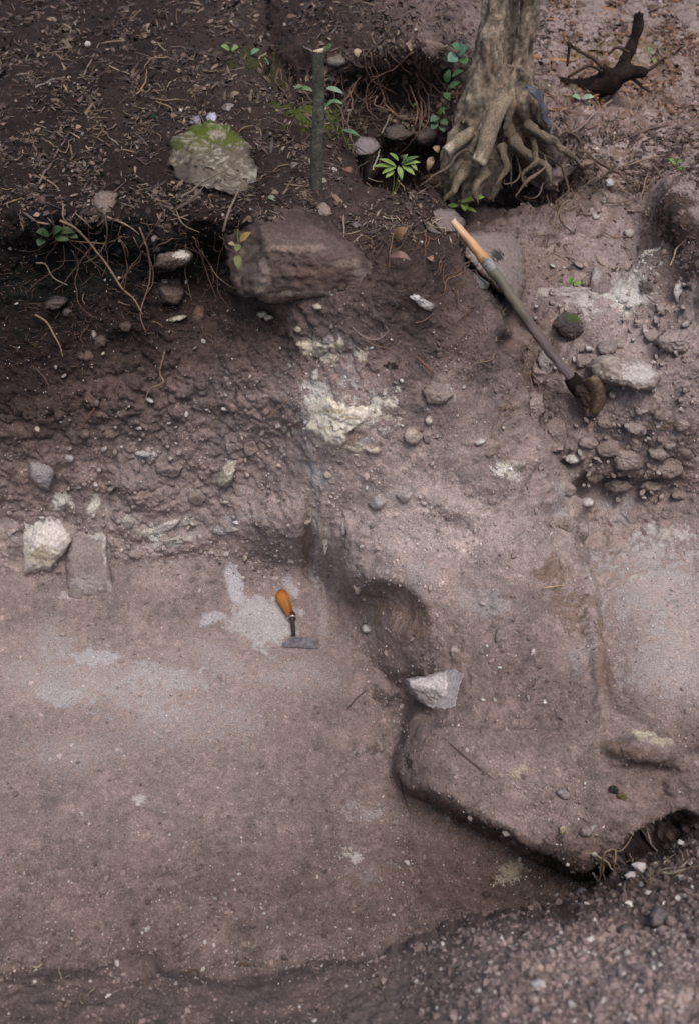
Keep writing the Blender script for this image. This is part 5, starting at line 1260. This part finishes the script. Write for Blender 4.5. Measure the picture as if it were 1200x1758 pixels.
seedling((406, 395), [((412, 414), (432, 398), 13, (.34, .24, .07)), ((410, 418), (406, 432), 12, (.13, .15, .05)), ((408, 436), (410, 462), 13, (.15, .17, .05)), ((404, 420), (392, 418), 9, (.42, .33, .15))], [(410, 416)],
         'withered sprig with yellow and olive leaves dangling before the largest block', 'sprig', 'leafy_sprig', lift=.24)
seedling((985, 488), [((980, 486), (976, 476), 13, (.16, .32, .05)), ((985, 486), (998, 486), 12, (.2, .36, .08))], [(983, 484)], 'small bright green seedling alone on the upper path', lift=.04)
seedling((998, 172), [((998, 168), (1020, 166), 11, (.3, .42, .3)), ((996, 168), (982, 164), 10, (.25, .4, .25))], [(998, 168)], 'pale mint leaves on the ground below the dead branch', 'plant', 'low_plant', lift=.05)
seedling((912, 292), [((910, 286), (922, 280), 6, (.32, .38, .26))], [(911, 288)], 'single pale leaf on a root below the tree', 'sprig', 'leafy_sprig', lift=.28)
seedling((1163, 283), [((1160, 280), (1172, 274), 9, (.2, .3, .1)), ((1160, 282), (1148, 272), 8, (.2, .3, .1)), ((1164, 284), (1172, 292), 8, (.18, .28, .1))], [(1162, 282)], 'tiny yellow green seedling by the right edge', lift=.04)
seedling((1118, 100), [((1115, 92), (1112, 80), 9, (.2, .36, .14)), ((1118, 100), (1126, 108), 9, (.18, .28, .08))], [(1116, 96)], 'small green sprig on the leaf litter at the top right', 'sprig', 'leafy_sprig', lift=.05)
seedling((396, 88), [((394, 84), (380, 78), 12, (.22, .34, .1)), ((398, 84), (410, 80), 12, (.22, .34, .1)), ((430, 92), (446, 84), 11, (.16, .32, .18)), ((446, 102), (462, 108), 10, (.2, .36, .24)), ((430, 106), (440, 118), 8, (.12, .2, .06))], [(396, 84), (436, 98)], 'cluster of small green leaves at the top edge left of the stake', 'plant', 'low_plant', lift=.06)
seedling((265, 206), [((266, 204), (264, 192), 7, (.06, .2, .1))], [(265, 200)], 'single dark green leaf on the litter left of the mossy boulder', 'sprig', 'leafy_sprig', lift=.03)
seedling((560, 92), [((562, 84), (570, 76), 12, (.1, .2, .07)), ((562, 88), (556, 80), 9, (.1, .2, .07))], [(562, 86)], 'green leaves behind the top of the stake', 'sprig', 'leafy_sprig', lift=.2)
# dead leaves one by one
for a, b, w, c, lift, lab in [((680, 412), (700, 390), 22, (.22, .13, .06), .05, 'curled yellow brown dead leaf hanging at the top of the central wall'), ((668, 440), (706, 446), 14, (.2, .12, .1), .05, 'purplish dead leaf below the curled yellow brown one'),
    ((736, 440), (742, 448), 12, (.3, .15, .1), .04, 'reddish dead leaf at the turf edge left of the handle top'), ((612, 82), (614, 98), 10, (.42, .33, .2), .06, 'pale dead leaf at the top edge of the hollow'), ((745, 250), (752, 262), 11, (.4, .26, .15), .3, 'tan dead leaf dangling left of the lopped root'),
    ((742, 268), (735, 292), 12, (.42, .3, .18), .3, 'long tan dead leaf dangling below the other by the trunk'), ((485, 262), (490, 250), 7, (.42, .34, .26), .02, 'cream dead leaf standing left of the stake'), ((458, 338), (476, 346), 9, (.2, .22, .16), .02, 'greenish dead leaf lying above the largest block'),
    ((600, 335), (604, 322), 9, (.3, .24, .2), .02, 'pinkish dead leaf right of the grey cobble'), ((548, 308), (562, 316), 10, (.33, .27, .22), .02, 'pale dead leaf against the foot of the stake'), ((590, 290), (604, 296), 9, (.22, .09, .04), .02, 'rust red dead leaf on the bank right of the stake'),
    ((500, 290), (512, 280), 12, (.24, .19, .17), .03, 'crumpled grey dead leaf left of the foot of the stake'), ((300, 118), (312, 130), 9, (.3, .2, .15), .02, 'orange brown dead leaf at the top of the forest floor'), ((395, 170), (412, 158), 10, (.24, .18, .13), .02, 'brown dead leaf beyond the pale pinkish stone')]:
    tag(leaf(a, b, w, c, a, lift, None, 'dead_leaf', .25), lab, 'dead leaf')

# ------------------------------------------------------------------ what nobody could count: grit, crumbs, litter
OCT = np.array([(1, 0, 0), (-1, 0, 0), (0, 1, 0), (0, -1, 0), (0, 0, 1), (0, 0, -1)], float)
OCF = np.array([(0, 2, 4), (2, 1, 4), (1, 3, 4), (3, 0, 4), (2, 0, 5), (1, 2, 5), (3, 1, 5), (0, 3, 5)])
g_ = (1 + 5 ** .5) / 2
ICO = np.array([(-1, g_, 0), (1, g_, 0), (-1, -g_, 0), (1, -g_, 0), (0, -1, g_), (0, 1, g_), (0, -1, -g_), (0, 1, -g_), (g_, 0, -1), (g_, 0, 1), (-g_, 0, -1), (-g_, 0, 1)]) / math.hypot(1, g_)
ICF = np.array([(0, 11, 5), (0, 5, 1), (0, 1, 7), (0, 7, 10), (0, 10, 11), (1, 5, 9), (5, 11, 4), (11, 10, 2), (10, 7, 6), (7, 1, 8), (3, 9, 4), (3, 4, 2), (3, 2, 6), (3, 6, 8), (3, 8, 9), (4, 9, 5), (2, 4, 11), (6, 2, 10), (8, 6, 7), (9, 8, 1)])
def rotmats(n, rs):
    q = rs.normal(size=(n, 4)); q /= np.linalg.norm(q, axis=1, keepdims=True)
    w, x, y, z = q.T
    return np.stack([np.stack([1 - 2 * (y * y + z * z), 2 * (x * y - z * w), 2 * (x * z + y * w)], 1), np.stack([2 * (x * y + z * w), 1 - 2 * (x * x + z * z), 2 * (y * z - x * w)], 1), np.stack([2 * (x * z - y * w), 2 * (y * z + x * w), 1 - 2 * (x * x + y * y)], 1)], 1)
def crumbs(name, XY, size, tone, base, faces, label, cat, seed=0, squash=.7, parent=None, lift=.25):
    rs = np.random.RandomState(seed); n = len(XY)
    c = surf(XY[:, 0], XY[:, 1]); nn = surf(XY[:, 0], XY[:, 1], N_S)
    B = base[None] * (1 + .28 * rs.randn(n, len(base), 1)) * np.array([1, squash, .8])
    Vv = np.einsum('nij,nkj->nki', rotmats(n, rs), B) * size[:, None, None] + (c + nn * (size * lift)[:, None])[:, None]
    Fv = (faces[None] + (np.arange(n) * len(base))[:, None, None]).reshape(-1, 3)
    me = mesh_np(name, Vv.reshape(-1, 3), Fv, M_CRUMB, np.repeat(tone, len(base), 0), smooth=False)
    o = link(name, me)
    return tag(o, label, cat, None, 'stuff')
def sample(n, dens, rs, xr=(-60, 1260), yr=(-40, 1800)):
    out = []
    while len(out) < n:
        X = rs.uniform(*xr, 40000); Y = rs.uniform(*yr, 40000)
        keep_ = rs.rand(40000) < dens(X, Y)
        out += list(zip(X[keep_], Y[keep_]))
    return np.array(out[:n])
def piece_at(X, Y):
    ix = np.clip(((X - gx[0]) / STEP).astype(int), 0, NX - 2); iy = np.clip(((Y - gy[0]) / STEP).astype(int), 0, NY - 2)
    return piece[iy, ix]
def rgb_at(X, Y):
    ix = np.clip(((X - gx[0]) / STEP).astype(int), 0, NX - 2); iy = np.clip(((Y - gy[0]) / STEP).astype(int), 0, NY - 2)
    return RGB[iy, ix]
rs = np.random.RandomState(77)
DEN = np.array([.32, .8, .7, .6, 1.0, .45, .45, 1.0])
def clump(X, Y, s, sd):
    return noise3(np.stack([X / s, Y / s, X * 0], 1), sd)
def dens(X, Y):
    p_ = piece_at(X, Y); d = DEN[p_] * np.clip(.55 + .9 * clump(X, Y, 60, 71) + .4 * clump(X, Y, 15, 72), .05, 1)
    low = (p_ == 0) & (Y > 1350)
    d = np.where(low, d * (1 + (Y - 1350) / 60.0), d)
    for x, y, rx, ry, g2 in ((760, 945, 90, 40, 1.6), (730, 880, 60, 25, .8), (950, 1380, 110, 50, 1.2), (680, 800, 70, 30, .7), (880, 1180, 60, 50, .6), (660, 1220, 40, 60, 3), (430, 960, 90, 26, 3), (600, 680, 60, 30, .8), (800, 620, 70, 40, .8), (1080, 560, 100, 60, .8), (900, 1500, 120, 40, 1.2)):
        d = d * (1 + g2 * np.exp(-((X - x) / rx) ** 2 - ((Y - y) / ry) ** 2) * 1.5)
    return np.clip(d * .35, 0, 1)
def tones(XY, spread, pale_p, rs):
    b = rgb_at(XY[:, 0], XY[:, 1]) * np.exp(spread * rs.randn(len(XY), 1)) * 1.1
    pale = rs.rand(len(XY)) < pale_p
    b[pale] = np.array((.50, .46, .43)) * rs.uniform(.6, 1.2, (pale.sum(), 1))
    return np.clip(b, .015, .75)
XY = sample(62000, dens, rs)
scale_t = np.linalg.norm(surf(XY[:, 0], XY[:, 1]) - CAM, axis=1) / FPX
sz = np.clip(np.exp(rs.randn(len(XY)) * .45) * 1.05, .5, 3.4) * scale_t
crumbs('grit', XY, sz, tones(XY, .38, .075, rs), OCT, OCF, 'fine grit and earth crumbs strewn over the whole excavation', 'grit', 5)
XY = sample(6500, dens, rs)
scale_t = np.linalg.norm(surf(XY[:, 0], XY[:, 1]) - CAM, axis=1) / FPX
sz = np.clip(np.exp(rs.randn(len(XY)) * .4) * 2.7, 1.8, 7) * scale_t
crumbs('crumbs', XY, sz, tones(XY, .22, .05, rs), ICO, ICF, 'larger earth clods and pebbly crumbs lying loose on the diggings', 'earth crumbs', 6, lift=.1)
XY = sample(4200, lambda X, Y: (piece_at(X, Y) == 7) * np.clip((X - 640) / 380, .012, 1) * .8, rs, (30, 1260), (1450, 1760))
scale_t = np.linalg.norm(surf(XY[:, 0], XY[:, 1]) - CAM, axis=1) / FPX
sz = np.clip(np.exp(rs.randn(len(XY)) * .5) * 3.0, 1.5, 11) * scale_t
crumbs('spoil_clods', XY, sz, tones(XY, .16, .07, rs)*1.2, ICO, ICF, 'heap of loose grey earth clods on the near bank at lower right', 'earth clods', 7, lift=.15)
# leaf litter and bark scraps
def flakes(name, XY, L, W, tone, label, seed):
    rs = np.random.RandomState(seed); n = len(XY)
    base = np.array([(-1, 0, 0), (-.3, .5, .12), (.5, .42, .1), (1, 0, .05), (.4, -.5, .12), (-.4, -.4, .1)])
    fcs = np.array([(0, 1, 5), (1, 2, 4), (1, 4, 5), (2, 3, 4)])
    c = surf(XY[:, 0], XY[:, 1]); nn = surf(XY[:, 0], XY[:, 1], N_S)
    nn = nn + .45 * rs.randn(n, 3); nn /= np.linalg.norm(nn, axis=1, keepdims=True)
    a = np.cross(nn, rs.randn(n, 3)); a /= np.linalg.norm(a, axis=1, keepdims=True); b = np.cross(nn, a)
    B = base[None] * (1 + .25 * rs.randn(n, 6, 1))
    Vv = c[:, None] + (B[..., 0:1] * a[:, None] * L[:, None, None] + B[..., 1:2] * b[:, None] * W[:, None, None] + (B[..., 2:3] * L[:, None, None] + .006) * nn[:, None])
    Fv = (fcs[None] + (np.arange(n) * 6)[:, None, None]).reshape(-1, 3)
    me = mesh_np(name, Vv.reshape(-1, 3), Fv, M_LEAF, np.repeat(tone, 6, 0), smooth=False)
    return tag(link(name, me), label, 'leaf litter', None, 'stuff')
def litter_d(X, Y):
    p_ = piece_at(X, Y)
    return np.where(p_ == 2, .8, np.where((p_ == 3) & (Y < 330), .9, np.where(p_ == 3, .12, 0))) * np.clip(.4 + 1.5 * clump(X, Y, 45, 75), .04, 1)
XY = sample(17000, litter_d, rs, (-60, 1270), (-50, 480))
scale_t = np.linalg.norm(surf(XY[:, 0], XY[:, 1]) - CAM, axis=1) / FPX
pal = np.array([(.085, .052, .042), (.11, .07, .055), (.06, .04, .033), (.16, .11, .08), (.055, .035, .03), (.22, .16, .12), (.07, .05, .042)])
tn = pal[rs.randint(0, len(pal), len(XY))] * rs.uniform(.6, 1.3, (len(XY), 1))
hot = (XY[:, 0] > 940) & (XY[:, 1] < 200)
tn[hot] = tn[hot] * np.array((1.5, 1.15, .8))
flakes('leaf_litter', XY, np.exp(rs.randn(len(XY)) * .6) * 4.1 * scale_t, np.exp(rs.randn(len(XY)) * .5) * 3.3 * scale_t, tn, 'brown leaf litter and bark scraps carpeting the forest floor', 8)
# small straw-like fibres joined together
def fibres(name, XY, Lpx, label, seed, cols, wpx=.55, kind_cat='fibres'):
    rs = np.random.RandomState(seed); n = len(XY)
    a = rs.uniform(0, 2 * np.pi, n); L = Lpx * np.exp(rs.randn(n) * .4)
    mid = XY + np.stack([np.cos(a), np.sin(a) * .6], 1) * L[:, None] * .5 + rs.randn(n, 2) * 1.5; end = XY + np.stack([np.cos(a), np.sin(a) * .6], 1) * L[:, None]
    allp = []
    for q_ in (XY, mid, end):
        c = surf(q_[:, 0], q_[:, 1], PB); nn = surf(q_[:, 0], q_[:, 1], N_S)
        t = np.linalg.norm(c - CAM, axis=1); r = (wpx * t / FPX)[:, None]
        c = c + nn * (.006 + .012 * rs.rand(n, 1))
        s = np.stack([-np.sin(a), np.cos(a), np.zeros(n)], 1)
        up = np.array([0, 0, 1.]) * np.ones((n, 1))
        allp += [c + s * r, c - s * r * .7 + up * r * .7, c - s * r * .7 - up * r * .7]
    V = np.stack(allp, 1)
    f = []
    for k_ in (0, 3):
        for i, j in ((0, 1), (1, 2), (2, 0)): f.append((k_ + i, k_ + j, k_ + 3 + j, k_ + 3 + i))
    Fv = (np.array(f)[None] + (np.arange(n) * 9)[:, None, None]).reshape(-1, 4)
    tn = np.array(cols)[rs.randint(0, len(cols), n)] * rs.uniform(.6, 1.3, (n, 1))
    return tag(link(name, mesh_np(name, V.reshape(-1, 3), Fv, M_ROOT, np.repeat(tn, 9, 0))), label, kind_cat, None, 'stuff')
fibres('needle_litter', sample(5000, litter_d, rs, (-60, 1270), (-50, 480))[:2600], 15, 'fine dry stalks and rootlets matted on the forest floor', 9, [TAN, BRN, (.2, .15, .12), DBR, (.28, .22, .17)])
fibres('root_hairs', sample(1500, lambda X, Y: ((piece_at(X, Y) == 1) & (Y < 640)) * .5 + (piece_at(X, Y) == 6) * .03 + (piece_at(X, Y) == 4) * .1, rs), 13, 'hair thin rootlets matted in the earth faces', 10, [TAN, BRN, DBR, (.16, .1, .08)], .4)
